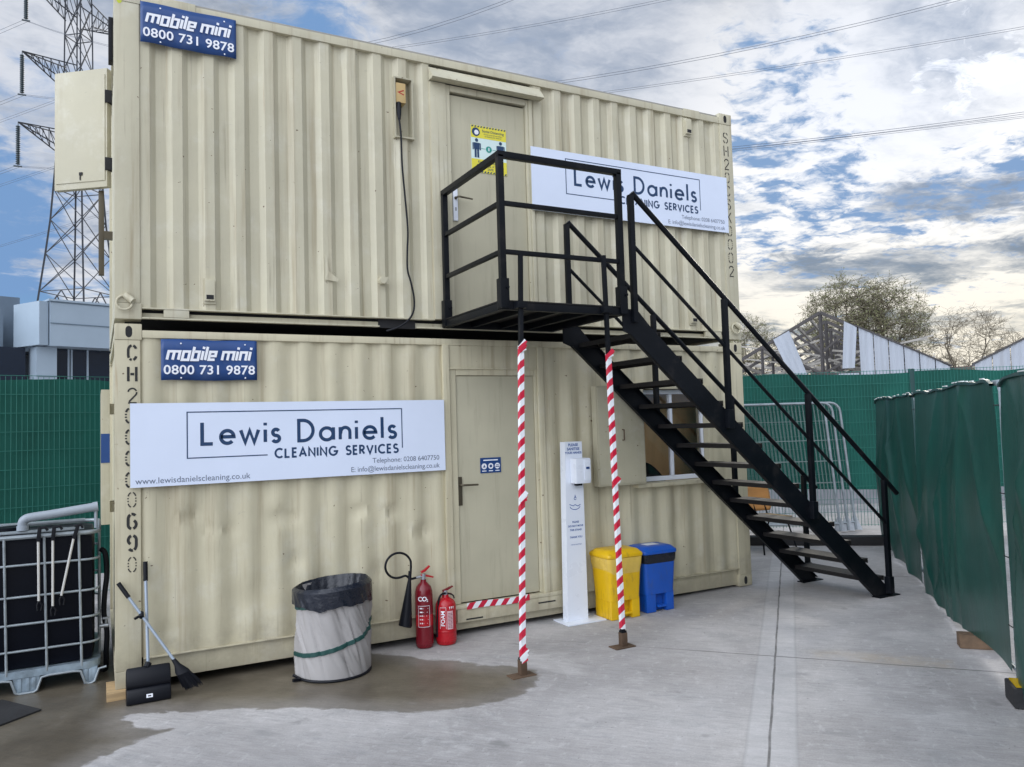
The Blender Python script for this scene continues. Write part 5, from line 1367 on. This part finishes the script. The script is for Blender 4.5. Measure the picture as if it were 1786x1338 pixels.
# fence foot blocks and a length of timber under the fence
d45 = Vector((.7307, .6827, 0)); n45 = Vector((-.6827, .7307, 0))
def foot(c, label):
    t = thing('fence_foot', label, 'fence foot', c, 'rubber fence feet')
    m = MB(); m.obox(Vector(c) + Vector((0, 0, .062)), n45, d45, (0, 0, 1), .17, .11, .060, 0, .015); m.build('block', M_RUBBER, t)
    m = MB(); m.obox(Vector(c) + Vector((0, 0, .124)) + n45 * .06, n45, d45, (0, 0, 1), .09, .085, .006, 0, .003); m.build('yellow_plate', M_YELM, t)
foot((4.93, -3.49, gz(4.93)), 'black rubber fence foot with a yellow plate at the right edge')
b = MB(); b.obox((5.76, -2.60, gz(5.7) + .052), n45, d45, (0, 0, 1), .13, .06, .050, 0, .004)
tag(b.build('timber_offcut', M_DWOOD), 'short dark timber offcut poking out under the green fence', 'timber')

# ------------------------------------------------------------------ green mesh fences behind
def mesh_fence(p0, p1, posts, ztop, zcloth, label, seed):
    a, b = Vector((*p0, 0)), Vector((*p1, 0)); d = (b - a); Ln = d.length; d.normalize(); nrm = Vector((d.y, -d.x, 0))
    t = thing('mesh_fence', label, 'fence', (a.x, a.y, 0), 'green mesh boundary fences')
    ps = [0] + posts + [Ln]
    for x in ps:
        m = MB(); m.obox(a + d * x + Vector((0, 0, ztop / 2 + .02)), d, nrm, (0, 0, 1), .035, .035, ztop / 2 + .02, 0, .005); m.build('post', M_GPOST, t)
    rr = random.Random(seed)
    for i in range(len(ps) - 1):
        x0_, x1_ = ps[i] + .04, ps[i + 1] - .04
        m = MB(); k = int((x1_ - x0_) / .05)
        for j in range(k + 1):
            x = x0_ + (x1_ - x0_) * j / k; m.bar(a + d * x + nrm * .032 + Vector((0, 0, .04)), a + d * x + nrm * .032 + Vector((0, 0, ztop + .03)), .005, .005)
        for z in [.06 + .2 * q for q in range(int(ztop / .2) + 1)]: m.bar(a + d * x0_ + nrm * .038 + Vector((0, 0, z)), a + d * x1_ + nrm * .038 + Vector((0, 0, z)), .006, .006)
        m.build('mesh_panel', M_GWIRE, t, smooth=0)
        p1_, p2_ = rr.uniform(0, 6), rr.uniform(0, 6)
        m = MB(); m.grid(lambda u, v: a + d * (x0_ + (x1_ - x0_) * u) + nrm * (.012 + .008 * math.sin(11 * u + p1_) * math.sin(3 * v)) + Vector((0, 0, zcloth + .02 * math.sin(8 * u + p2_) + (ztop - zcloth - .012 * abs(math.sin(7 * u + p1_))) * v)), 40, 12)
        m.build('net_cloth', M_NET, t, smooth=80)
    return t
mesh_fence((5.2, 5.30), (15.5, -.98), [2.25, 7.07, 9.55], 2.44, .62, 'green mesh boundary fence with netting behind the staircase', 3)
mesh_fence((-7.0, 2.1), (4.5, 4.86), [2.5, 5.0, 7.5, 10.0], 2.42, .25, 'green mesh boundary fence with netting behind the tank', 4)
# low grey wall beyond the fence
b = MB(); b.obox((12.2, 5.2, .35), Vector((.853, -.52, 0)), Vector((.52, .853, 0)), (0, 0, 1), 9.0, .1, .35); tag(b.build('low_wall', M_GREYWALL), 'low grey rendered wall seen under the netting beyond the mesh fence', 'wall')

# heras panels stacked against the fence
hd_ = Vector((-.853, .52, 0))
hl = ['front panel of the three galvanised fence panels leaning by the stairs', 'middle panel of the three galvanised fence panels leaning by the stairs', 'rear panel of the three galvanised fence panels leaning by the stairs']
hp = None
for i in range(3):
    base = Vector((9.84 + .16 * i, 1.95 - .01 * i, 0)); lean = Vector((.0, .10, 0))
    if i: 
        dup(hp, base, hl[i]); continue
    t = thing('galvanised_fence_panel', hl[i], 'fence panel', base, 'galvanised panels stacked by the mesh fence'); hp = t
    W_, H_ = 3.45, 1.98
    def P_(x, z): return base + hd_ * x + lean * z + Vector((0, 0, z))
    m = MB(); m.tube([P_(.0, .03), P_(0, H_ - .14)] + [P_(.14 - .14 * math.cos(q), H_ - .14 + .14 * math.sin(q)) for q in (.4, .8, 1.2)] + [P_(.14, H_), P_(W_ - .14, H_), P_(W_, H_ - .14), P_(W_, .03)], .020, 10); m.tube([P_(0, .14), P_(W_, .14)], .018, 8)
    m.build('tube_frame', M_TUBE, t)
    m = MB()
    for k in range(1, 62): m.tube([P_(W_ * k / 62, .15), P_(W_ * k / 62, H_)], .0022, 4, cap=False)
    for z in (.42, .75, 1.08, 1.40, 1.70): m.tube([P_(0, z), P_(W_, z)], .0028, 4, cap=False)
    m.build('wire_mesh', M_GALVW, t)
    m = MB(); m.prism([P_(-.10, .02) , P_(.10, .02), P_(.02, .24), P_(-.02, .24)], Vector((.01, .015, 0))); m.build('foot_plate', M_GALV, t)
b = MB(); b.obox((8.72, 1.38, .060), Vector((.776, -.63, 0)), Vector((.63, .776, 0)), (0, 0, 1), 1.25, .11, .058, 0, .012)
tag(b.build('rubber_block', M_RUBBER), 'long black rubber block lying in front of the leaning panels', 'rubber block')

# school chair behind the stairs
sc_ = thing('plywood_chair', 'orange plywood chair with thin black legs standing behind the stairs', 'chair', (7.8, 1.6, 0))
m = MB()
# the back faces the stairs: a rounded plywood shell
m.grid(lambda u, v: Vector((7.67 + .42 * (.5 + (u - .5) * (1.0 - (2 * v - 1) ** 4 * .22)), 1.62 + .03 * math.cos(PI * (u - .5)) + .06 * v, .51 + .34 * v)), 12, 10); m.build('backrest', M_PLYW, sc_, solidify=.012)
m = MB(); m.grid(lambda u, v: Vector((7.55 + .52 * u, 1.25 + .40 * v, .455 + .012 * math.sin(PI * u))), 8, 6); m.build('seat', M_WOOD, sc_, solidify=.014)
for p_, q_ in (((7.55, 1.30, .45), (7.50, 1.22, 0)), ((8.0, 1.30, .45), (8.10, 1.22, 0)), ((7.56, 1.60, .45), (7.52, 1.74, 0)), ((8.0, 1.60, .45), (8.08, 1.74, 0))):
    m = MB(); m.tube([p_, q_], .011, 8); m.build('leg', M_STEEL, sc_)
m = MB(); m.tube([(7.78, 1.60, .45), (7.78, 1.66, .60), (7.78, 1.685, .70)], .010, 8); m.tube([(7.98, 1.60, .45), (7.98, 1.66, .60), (7.98, 1.685, .70)], .010, 8); m.build('back_support', M_STEEL, sc_)

# ------------------------------------------------------------------ BACKGROUND LEFT: office building
of = thing('office_building', 'pale blue grey panel clad office building behind the left fence', 'building', (-1.8, 24, 0))
OC = Vector((-1.78, 23.7, 0)); du = Vector((.94, .34, 0)).normalized(); dl = Vector((-.55, .83, 0)).normalized()   # right face, left face
def quad_wall(mb, o_, d_, x0_, x1_, z0_, z1_, thick=.3, m_=0):
    nn = Vector((-d_.y, d_.x, 0))
    if nn.y < 0: nn = -nn
    mb.obox(o_ + d_ * ((x0_ + x1_) / 2) + nn * (thick / 2) + Vector((0, 0, (z0_ + z1_) / 2)), d_, nn, (0, 0, 1), abs(x1_ - x0_) / 2, thick / 2, (z1_ - z0_) / 2, m_)
m = MB(); quad_wall(m, OC, du, 0.32, 9, 4.90, 6.40, 6.0); m.build('upper_block', M_CLAD, of)
m = MB(); quad_wall(m, OC, dl, .02, 1.5, 4.92, 6.38, .3); m.build('side_block', M_CLAD, of)
m = MB(); quad_wall(m, OC + dl * .4, du, .12, .74, 0, 4.89, .8); m.build('column', M_CLAD, of)
m = MB(); quad_wall(m, OC + dl * .9, du, .76, 9, 0, 4.89, 3.0); m.build('window_band', M_OGLASS, of)
m = MB(); quad_wall(m, OC + dl * 1.0, du, -.9, .10, 0, 4.89, .6); m.build('side_window', M_OGLASS, of)
for x in (1.36, 1.46, 1.98, 3.3, 4.5):
    m = MB(); quad_wall(m, OC + dl * .86, du, x - .03, x + .03, 0, 4.89, .04); m.build('mullion', M_CLAD, of)
m = MB(); quad_wall(m, OC + dl * 1.52, du, -9, -.3, 0, 6.25, 3.0); m.build('rear_wing', M_CLADSHADE, of)
m = MB(); quad_wall(m, OC + dl * 3.4, du, -9, 1.15, 0, 6.95, 3.0); m.build('upper_wing', M_CLADSHADE, of)
m = MB()
for z in (5.65,): quad_wall(m, OC - Vector((du.y * -1, 0, 0)) * 0 , du, .3, 9, z - .015, z + .015, -.02) if 0 else None
nrm_ = Vector((du.y, -du.x, 0))
for z in (5.66, 6.38): m.obox(OC + du * 4.66 + nrm_ * .012 + Vector((0, 0, z)), du, nrm_, (0, 0, 1), 4.34, .010, .016)
for z in (1.2, 2.4, 3.9): m.obox(OC + dl * .4 + du * .43 + nrm_ * .012 + Vector((0, 0, z)), du, nrm_, (0, 0, 1), .31, .010, .014)
m.build('panel_joints', M_CLADD, of)
m = MB(); quad_wall(m, OC - du * .02 + nrm_ * .05, du, .28, 9.1, 6.401, 6.47, 6.1); m.build('coping', M_CLAD, of)

# ------------------------------------------------------------------ PYLON
PC = Vector((-1.74, 84.5, 0)); PA = R(8)
py = thing('electricity_pylon', 'tall grey lattice electricity pylon behind the office building', 'pylon', PC)
lev = [(0, 11.6), (9.2, 9.0), (12.6, 8.0), (16.6, 6.95), (20.5, 5.9), (24.0, 5.05), (27.3, 4.55), (31, 4.0), (34.5, 3.4), (38, 2.80), (40, 2.62), (43.5, 2.55), (47, 2.45), (50.5, 2.2), (54, .5)]
def leg(i, k):
    z, wd = lev[i]; a = PA + k * PI / 2; return PC + Vector((wd / 2 * math.cos(a), wd / 2 * math.sin(a), z))
m = MB()
for k in range(4):
    for i in range(len(lev) - 1): m.bar(leg(i, k), leg(i + 1, k), .17 if lev[i][0] < 30 else .13, .17 if lev[i][0] < 30 else .13)
m.build('legs', M_PYL, py)
m = MB()
for i in range(len(lev) - 1):
    for k in range(4):
        a0_, a1_, b0_, b1_ = leg(i, k), leg(i, (k + 1) % 4), leg(i + 1, k), leg(i + 1, (k + 1) % 4)
        if i < 3 and i != 1:
            mid = (b0_ + b1_) / 2; m.bar(a0_, mid, .085, .085); m.bar(a1_, mid, .085, .085); m.bar(b0_, b1_, .075, .075)
            m.bar((a0_ + mid) / 2, a0_.lerp(b0_, .5), .055, .055); m.bar((a1_ + mid) / 2, a1_.lerp(b1_, .5), .055, .055)
        elif i == 1:
            m.bar(a0_, b1_, .075, .075); m.bar(a1_, b0_, .075, .075); m.bar(b0_, b1_, .055, .055)
        else:
            m.bar(a0_, b1_, .065, .065); m.bar(a1_, b0_, .065, .065)
            mid0 = a0_.lerp(b0_, .5); mid1 = a1_.lerp(b1_, .5)
            if i in (5, 8, 10, 12): m.bar(b0_, b1_, .08, .08)
m.build('lattice', M_PYL, py)
ua = Vector((.707, .707, 0)); tips = []
for zb_, ln in ((32.0, 7.0), (39.1, 6.6), (46.6, 6.2)):
    for s in (-1, 1):
        tip = PC + ua * (s * ln) + Vector((0, 0, zb_)); tips.append((tip, s))
        m = MB(); wd = 1.25
        pa = Vector((-.707, .707, 0))
        rts = [PC + ua * (s * .9) + pa * wd * q + Vector((0, 0, zb_ + h)) for q in (-.6, .6) for h in (1.0, -1.5)]
        for r_ in rts: m.bar(tip, r_, .09, .09)
        for f0, f1 in ((.2, .35), (.35, .5), (.5, .65), (.65, .8), (.8, .95)):
            for q in (0, 2):
                m.bar(tip.lerp(rts[q], f0), tip.lerp(rts[q + 1], f1), .05, .05); m.bar(tip.lerp(rts[q + 1], f0), tip.lerp(rts[q], f0), .05, .05)
            m.bar(tip.lerp(rts[1], f0), tip.lerp(rts[3], f1), .05, .05)
        m.build('cross_arm', M_PYL, py)
        m = MB(); prof = []
        for k in range(19): prof += [(.09, -.35 - k * .20), (.20, -.42 - k * .20), (.20, -.47 - k * .20)]
        m.lathe(prof, tip, 8); m.tube([tip, tip + Vector((0, 0, -4.3))], .04, 5); m.box(tip.x - .35, tip.x + .35, tip.y - .05, tip.y + .05, tip.z - 4.35, tip.z - 4.22); m.build('insulator', M_INS, py)
# conductors
def cond(tip, mk, label, rad=.015, pair=.40):
    p0_ = tip + Vector((0, 0, -4.3)); t = thing('power_line', label, 'power line', p0_, 'overhead conductors')
    for o_ in (-pair / 2, pair / 2):
        m = MB(); pts_ = []
        for k in range(-30, 41):
            s_ = k * 3.2
            z = p0_.z + (mk[0] * s_ + mk[1] * s_ * s_ if s_ >= 0 else .16 * s_ + .0006 * s_ * s_)
            pts_.append(p0_ + ua * o_ + Vector((.7071 * s_, -.7071 * s_, z - p0_.z)))
        m.tube(pts_, rad, 5, cap=False); m.build('conductor', M_WIRE, t)
labs = {(0, -1): 'power line from the lowest left pylon arm', (0, 1): 'power line from the lowest right pylon arm', (1, -1): 'power line from the middle left pylon arm', (1, 1): 'power line from the middle right pylon arm', (2, -1): 'power line from the topmost left pylon arm', (2, 1): 'power line from the topmost right pylon arm'}
mks = {(0, -1): (-.185, .0012), (0, 1): (-.0571, .0003), (1, -1): (-.2577, .0023), (1, 1): (-.0841, .0006), (2, -1): (-.4968, .0071), (2, 1): (-.12, .0012)}
for i, (tip, s) in enumerate(tips): cond(tip, mks[(i // 2, s)], labs[(i // 2, s)])

# ------------------------------------------------------------------ DERELICT SHED
SU = Vector((.593, -.805, 0)).normalized(); SV = Vector((.805, .593, 0)).normalized()     # along the gable wall, away from the viewer
SO = Vector((24.36, 14.36, 0))
sh_ = thing('derelict_shed', 'derelict sawtooth shed with missing white cladding sheets and bare roof frames', 'shed', SO)
def SP(u, z, v=0.0): return SO + SU * u + SV * v + Vector((0, 0, z))
def roof_z(u):      # ridge at 0, valleys at -4.3 / 4.25, next ridge at 9.3
    if u < 4.25: return 5.75 - 2.34 * abs(u) / 4.25
    if u < 4.95: return 3.38
    return 3.42 + (min(u, 9.6) - 4.95) * .50
# end frame
def sframe(v, name, full=True):
    m = MB()
    m.bar(SP(-4.3, 3.41, v), SP(0, 5.75, v), .10, .12); m.bar(SP(0, 5.75, v), SP(4.25, 3.41, v), .10, .12)
    m.bar(SP(0, 0, v), SP(0, 5.75, v), .10, .10); m.bar(SP(-4.3, 0, v), SP(-4.3, 3.4, v), .18, .18); m.bar(SP(4.25, 0, v), SP(4.25, 3.4, v), .18, .18)
    m.bar(SP(-4.3, 3.35, v), SP(4.25, 3.35, v), .10, .10)
    if full:
        for u in (-2.2, 2.2): m.bar(SP(0, 3.4, v), SP(u, roof_z(u), v), .09, .09); m.bar(SP(u, 3.4, v), SP(u, roof_z(u), v), .08, .08)
        m.bar(SP(-1.1, roof_z(1.1), v), SP(0, 4.2, v), .07, .07); m.bar(SP(1.1, roof_z(1.1), v), SP(0, 4.2, v), .07, .07)
    return m.build('roof_frame', M_SHEDF, sh_)
for v in (0.0, 3.2, 6.4, 9.6, 12.8, 16.0): sframe(v, 'f')
m = MB()
rr = random.Random(12)
for side in (-1, 1):
    for k in range(9):
        u = side * (.35 + k * .47); z = roof_z(u) - .06
        if rr.random() < .9: m.bar(SP(u, z, .1), SP(u + rr.uniform(-.05, .05), z + rr.uniform(-.1, .1), 16), .08, .12)
for k in range(42):      # fallen and slanting battens inside
    side = rr.choice((-1, 1)); v0 = rr.uniform(.5, 14); u0 = side * rr.uniform(.1, .6); u1 = side * rr.uniform(2.0, 4.0)
    z0_ = rr.uniform(3.6, 5.2); m.bar(SP(u0, z0_ - .2, v0), SP(u1, z0_ + rr.uniform(-1.8, -.3) + .2, v0 + rr.uniform(-.5, 3)), .06, .08)
for k in range(26):
    side = rr.choice((-1, 1)); v0 = rr.uniform(1, 15); zz_ = rr.uniform(2.6, 4.6); m.bar(SP(side * .1, zz_, v0), SP(side * 3.9, zz_ + .9 - rr.random() * .4, v0 + .5), .05, .06)
m.build('purlins', M_SHEDP, sh_)
m = MB(); m.box(0, 0, 0, 0, 0, 0) if 0 else None
m.add([SP(-4.3, 0, 16.3), SP(4.25, 0, 16.3), SP(4.25, 3.0, 16.3), SP(-4.3, 3.0, 16.3)], [(0, 1, 2, 3)]); m.build('far_wall', M_BRICK, sh_)
def sheetp(u0, u1, zb_, top0, top1, lean=0.0, name='cladding_sheet', v=-.10):
    m = MB(); n = max(4, int(abs(u1 - u0) / .09))
    vs = []
    for row in (0, 1):
        for i in range(n + 1):
            f = i / n; u = u0 + (u1 - u0) * f + (lean if row == 0 else 0); z = zb_ if row == 0 else top0 + (top1 - top0) * f
            vs.append(SP(u, z, v + (.03 if i % 2 else 0)))
    m.add(vs, [(i, i + 1, n + 2 + i, n + 1 + i) for i in range(n)]); m.build(name, M_SHED, sh_, smooth=0, solidify=.02)
for k in range(6):
    u0 = 1.32 + k * .495; sheetp(u0, u0 + .46, 0, roof_z(u0) + .02, roof_z(u0 + .46) + .02)
sheetp(.83, 1.26, 3.55, 5.33, 5.07, -.14)                       # hanging sheet
sheetp(-1.75, -1.15, 3.30, 4.83, 5.13, .62)                     # slanting sheet
sheetp(-4.2, -3.0, 2.0, 3.48, 4.12); sheetp(-4.9, -4.25, 0, 3.3, 3.46)
sheetp(-.5, .5, 0, 3.33, 3.33); sheetp(.55, 1.25, 0, 3.36, 3.36)
for k in range(8):
    u0 = 5.0 + k * .55; sheetp(u0, u0 + .52, 0, roof_z(u0), roof_z(u0 + .52))
m = MB(); m.obox(SP(4.60, 1.7, .2), SU, SV, (0, 0, 1), .33, .2, 1.7); m.build('brick_pier', M_BRICK, sh_)
m = MB(); m.bar(SP(1.2, roof_z(1.2) + .06, 0), SP(4.3, roof_z(4.25) + .06, 0), .30, .05); m.bar(SP(4.93, 3.47, 0), SP(9.6, roof_z(9.6) + .06, 0), .30, .05); m.build('verge', M_SHEDF, sh_)
m = MB()
m.add([SP(4.95, 3.46, .1), SP(9.6, roof_z(9.6) + .04, .1), SP(9.6, roof_z(9.6) + .04, 16), SP(4.95, 3.46, 16)], [(0, 1, 2, 3)])
m.add([SP(2.6, roof_z(2.6) + .1, .1), SP(4.25, 3.46, .1), SP(4.25, 3.46, 16), SP(2.6, roof_z(2.6) + .1, 16)], [(0, 1, 2, 3)])
m.build('roof', M_SHED, sh_, smooth=0)

# ------------------------------------------------------------------ TREES
def tree(base, H_, Rx, label, seed, leafy, dens=1.0, cat='tree', group='trees beyond the shed', z0=.30, open_=0.0):
    rr = random.Random(seed); base = Vector(base)
    t = thing('bare_tree', label, cat, base, group)
    tr, tw, lf = MB(), MB(), MB()
    cz, rz = H_ * (z0 + 1) / 2, H_ * (1 - z0) / 2
    fork = base + Vector((rr.uniform(-.2, .2), rr.uniform(-.2, .2), H_ * z0 * .85))
    tr.tube([base, base.lerp(fork, .5) + Vector((.1, 0, 0)), fork], [Rx * .09, Rx * .07, Rx * .06], 8)
    lob = [(rr.uniform(0, 6.28), rr.uniform(-.5, 1), rr.uniform(.08, .2)) for _ in range(7)]
    def pt(r0, r1):
        while True:
            v = Vector((rr.uniform(-1, 1), rr.uniform(-1, 1), rr.uniform(-1, 1)))
            if .05 < v.length <= 1: break
        v.normalize(); a = math.atan2(v.y, v.x)
        k = 1 + sum(amp * math.cos(a - a0) * (1 - abs(v.z - zz0)) for a0, zz0, amp in lob) * .35
        q = (rr.uniform(r0 ** 2, r1 ** 2)) ** .5 * k
        return base + Vector((v.x * Rx * q, v.y * Rx * q, cz + v.z * rz * q))
    level = [(fork, .0)]
    def extend(n, r0, r1, rad, mb, sides, up_, par, curve):
        new = []
        for _ in range(n):
            e = pt(r0, r1)
            best = min(rr.sample(par, min(len(par), 60)), key=lambda p: (p - e).length + max(0, p.z - e.z) * 1.2)
            L_ = (e - best).length
            m1 = best.lerp(e, .35) + Vector((rr.gauss(0, curve), rr.gauss(0, curve), up_ * L_)); m2 = best.lerp(e, .7) + Vector((rr.gauss(0, curve), rr.gauss(0, curve), up_ * L_ * .7))
            mb.tube([best, m1, m2, e], [rad, rad * .8, rad * .6, rad * .4], sides, cap=False)
            new += [m1.lerp(m2, .5), m2, e]
        return new
    p1 = extend(int(10 * dens) + 4, .35, .6, Rx * .022, tr, 5, .06, [fork, fork.lerp(base, .15)], .12)
    p2 = extend(int(46 * dens), .5, .85, Rx * .010, tr, 4, .05, p1, .10)
    p3 = extend(int(240 * dens), .55, .97, Rx * .0055, tw, 3, .04, p1 + p2, .06)
    p4 = extend(int(1300 * dens), .45, 1.0, Rx * .0030, tw, 3, .02, p2 + p3, .03)
    for e in p4[::1]:
        for q in range(2):
            d = Vector((rr.gauss(0, 1), rr.gauss(0, 1), rr.gauss(.5, .8))).normalized(); ln = rr.uniform(.18, .5)
            tw.tube([e, e + d * ln], [Rx * .0024, Rx * .0014], 3, cap=False)
            if leafy:
                for f in (.5, 1):
                    if rr.random() < .95:
                        c_ = e + d * ln * f; s = rr.uniform(.035, .075) * leafy; a_ = Vector((rr.gauss(0, 1), rr.gauss(0, 1), rr.gauss(0, 1))).normalized(); b_ = a_.orthogonal().normalized()
                        lf.add([c_ - a_ * s, c_ + b_ * s * .55, c_ + a_ * s, c_ - b_ * s * .55], [(0, 1, 2, 3)])
    tr.build('trunk', M_BARK, t); tw.build('crown', M_TWIG, t, smooth=0)
    if leafy: lf.build('leaves', M_LEAF, t, smooth=0)
tree((46.7, 31.2, 0), 11.9, 3.5, 'large round-headed tree with budding leaves behind the shed ridge', 5, 1.15, 1.0)
tree((48.2, 29.2, 0), 11.3, 3.3, 'round budding tree crowding the right side of the largest tree', 6, 1.15, 1.0)
tree((42.8, 36.2, 0), 9.6, 2.6, 'small budding tree at the left behind the shed, beside the container', 9, 1.0, .6)
tree((51.2, 25.0, 0), 8.9, 3.3, 'thin leafless tree rising behind the shed valley', 14, 0, .50)
tree((53.6, 21.6, 0), 6.9, 2.8, 'low leafless tree behind the right end of the shed', 23, 0, .35)
print('objects', len(bpy.data.objects), 'polys', sum(len(m.polygons) for m in bpy.data.meshes))
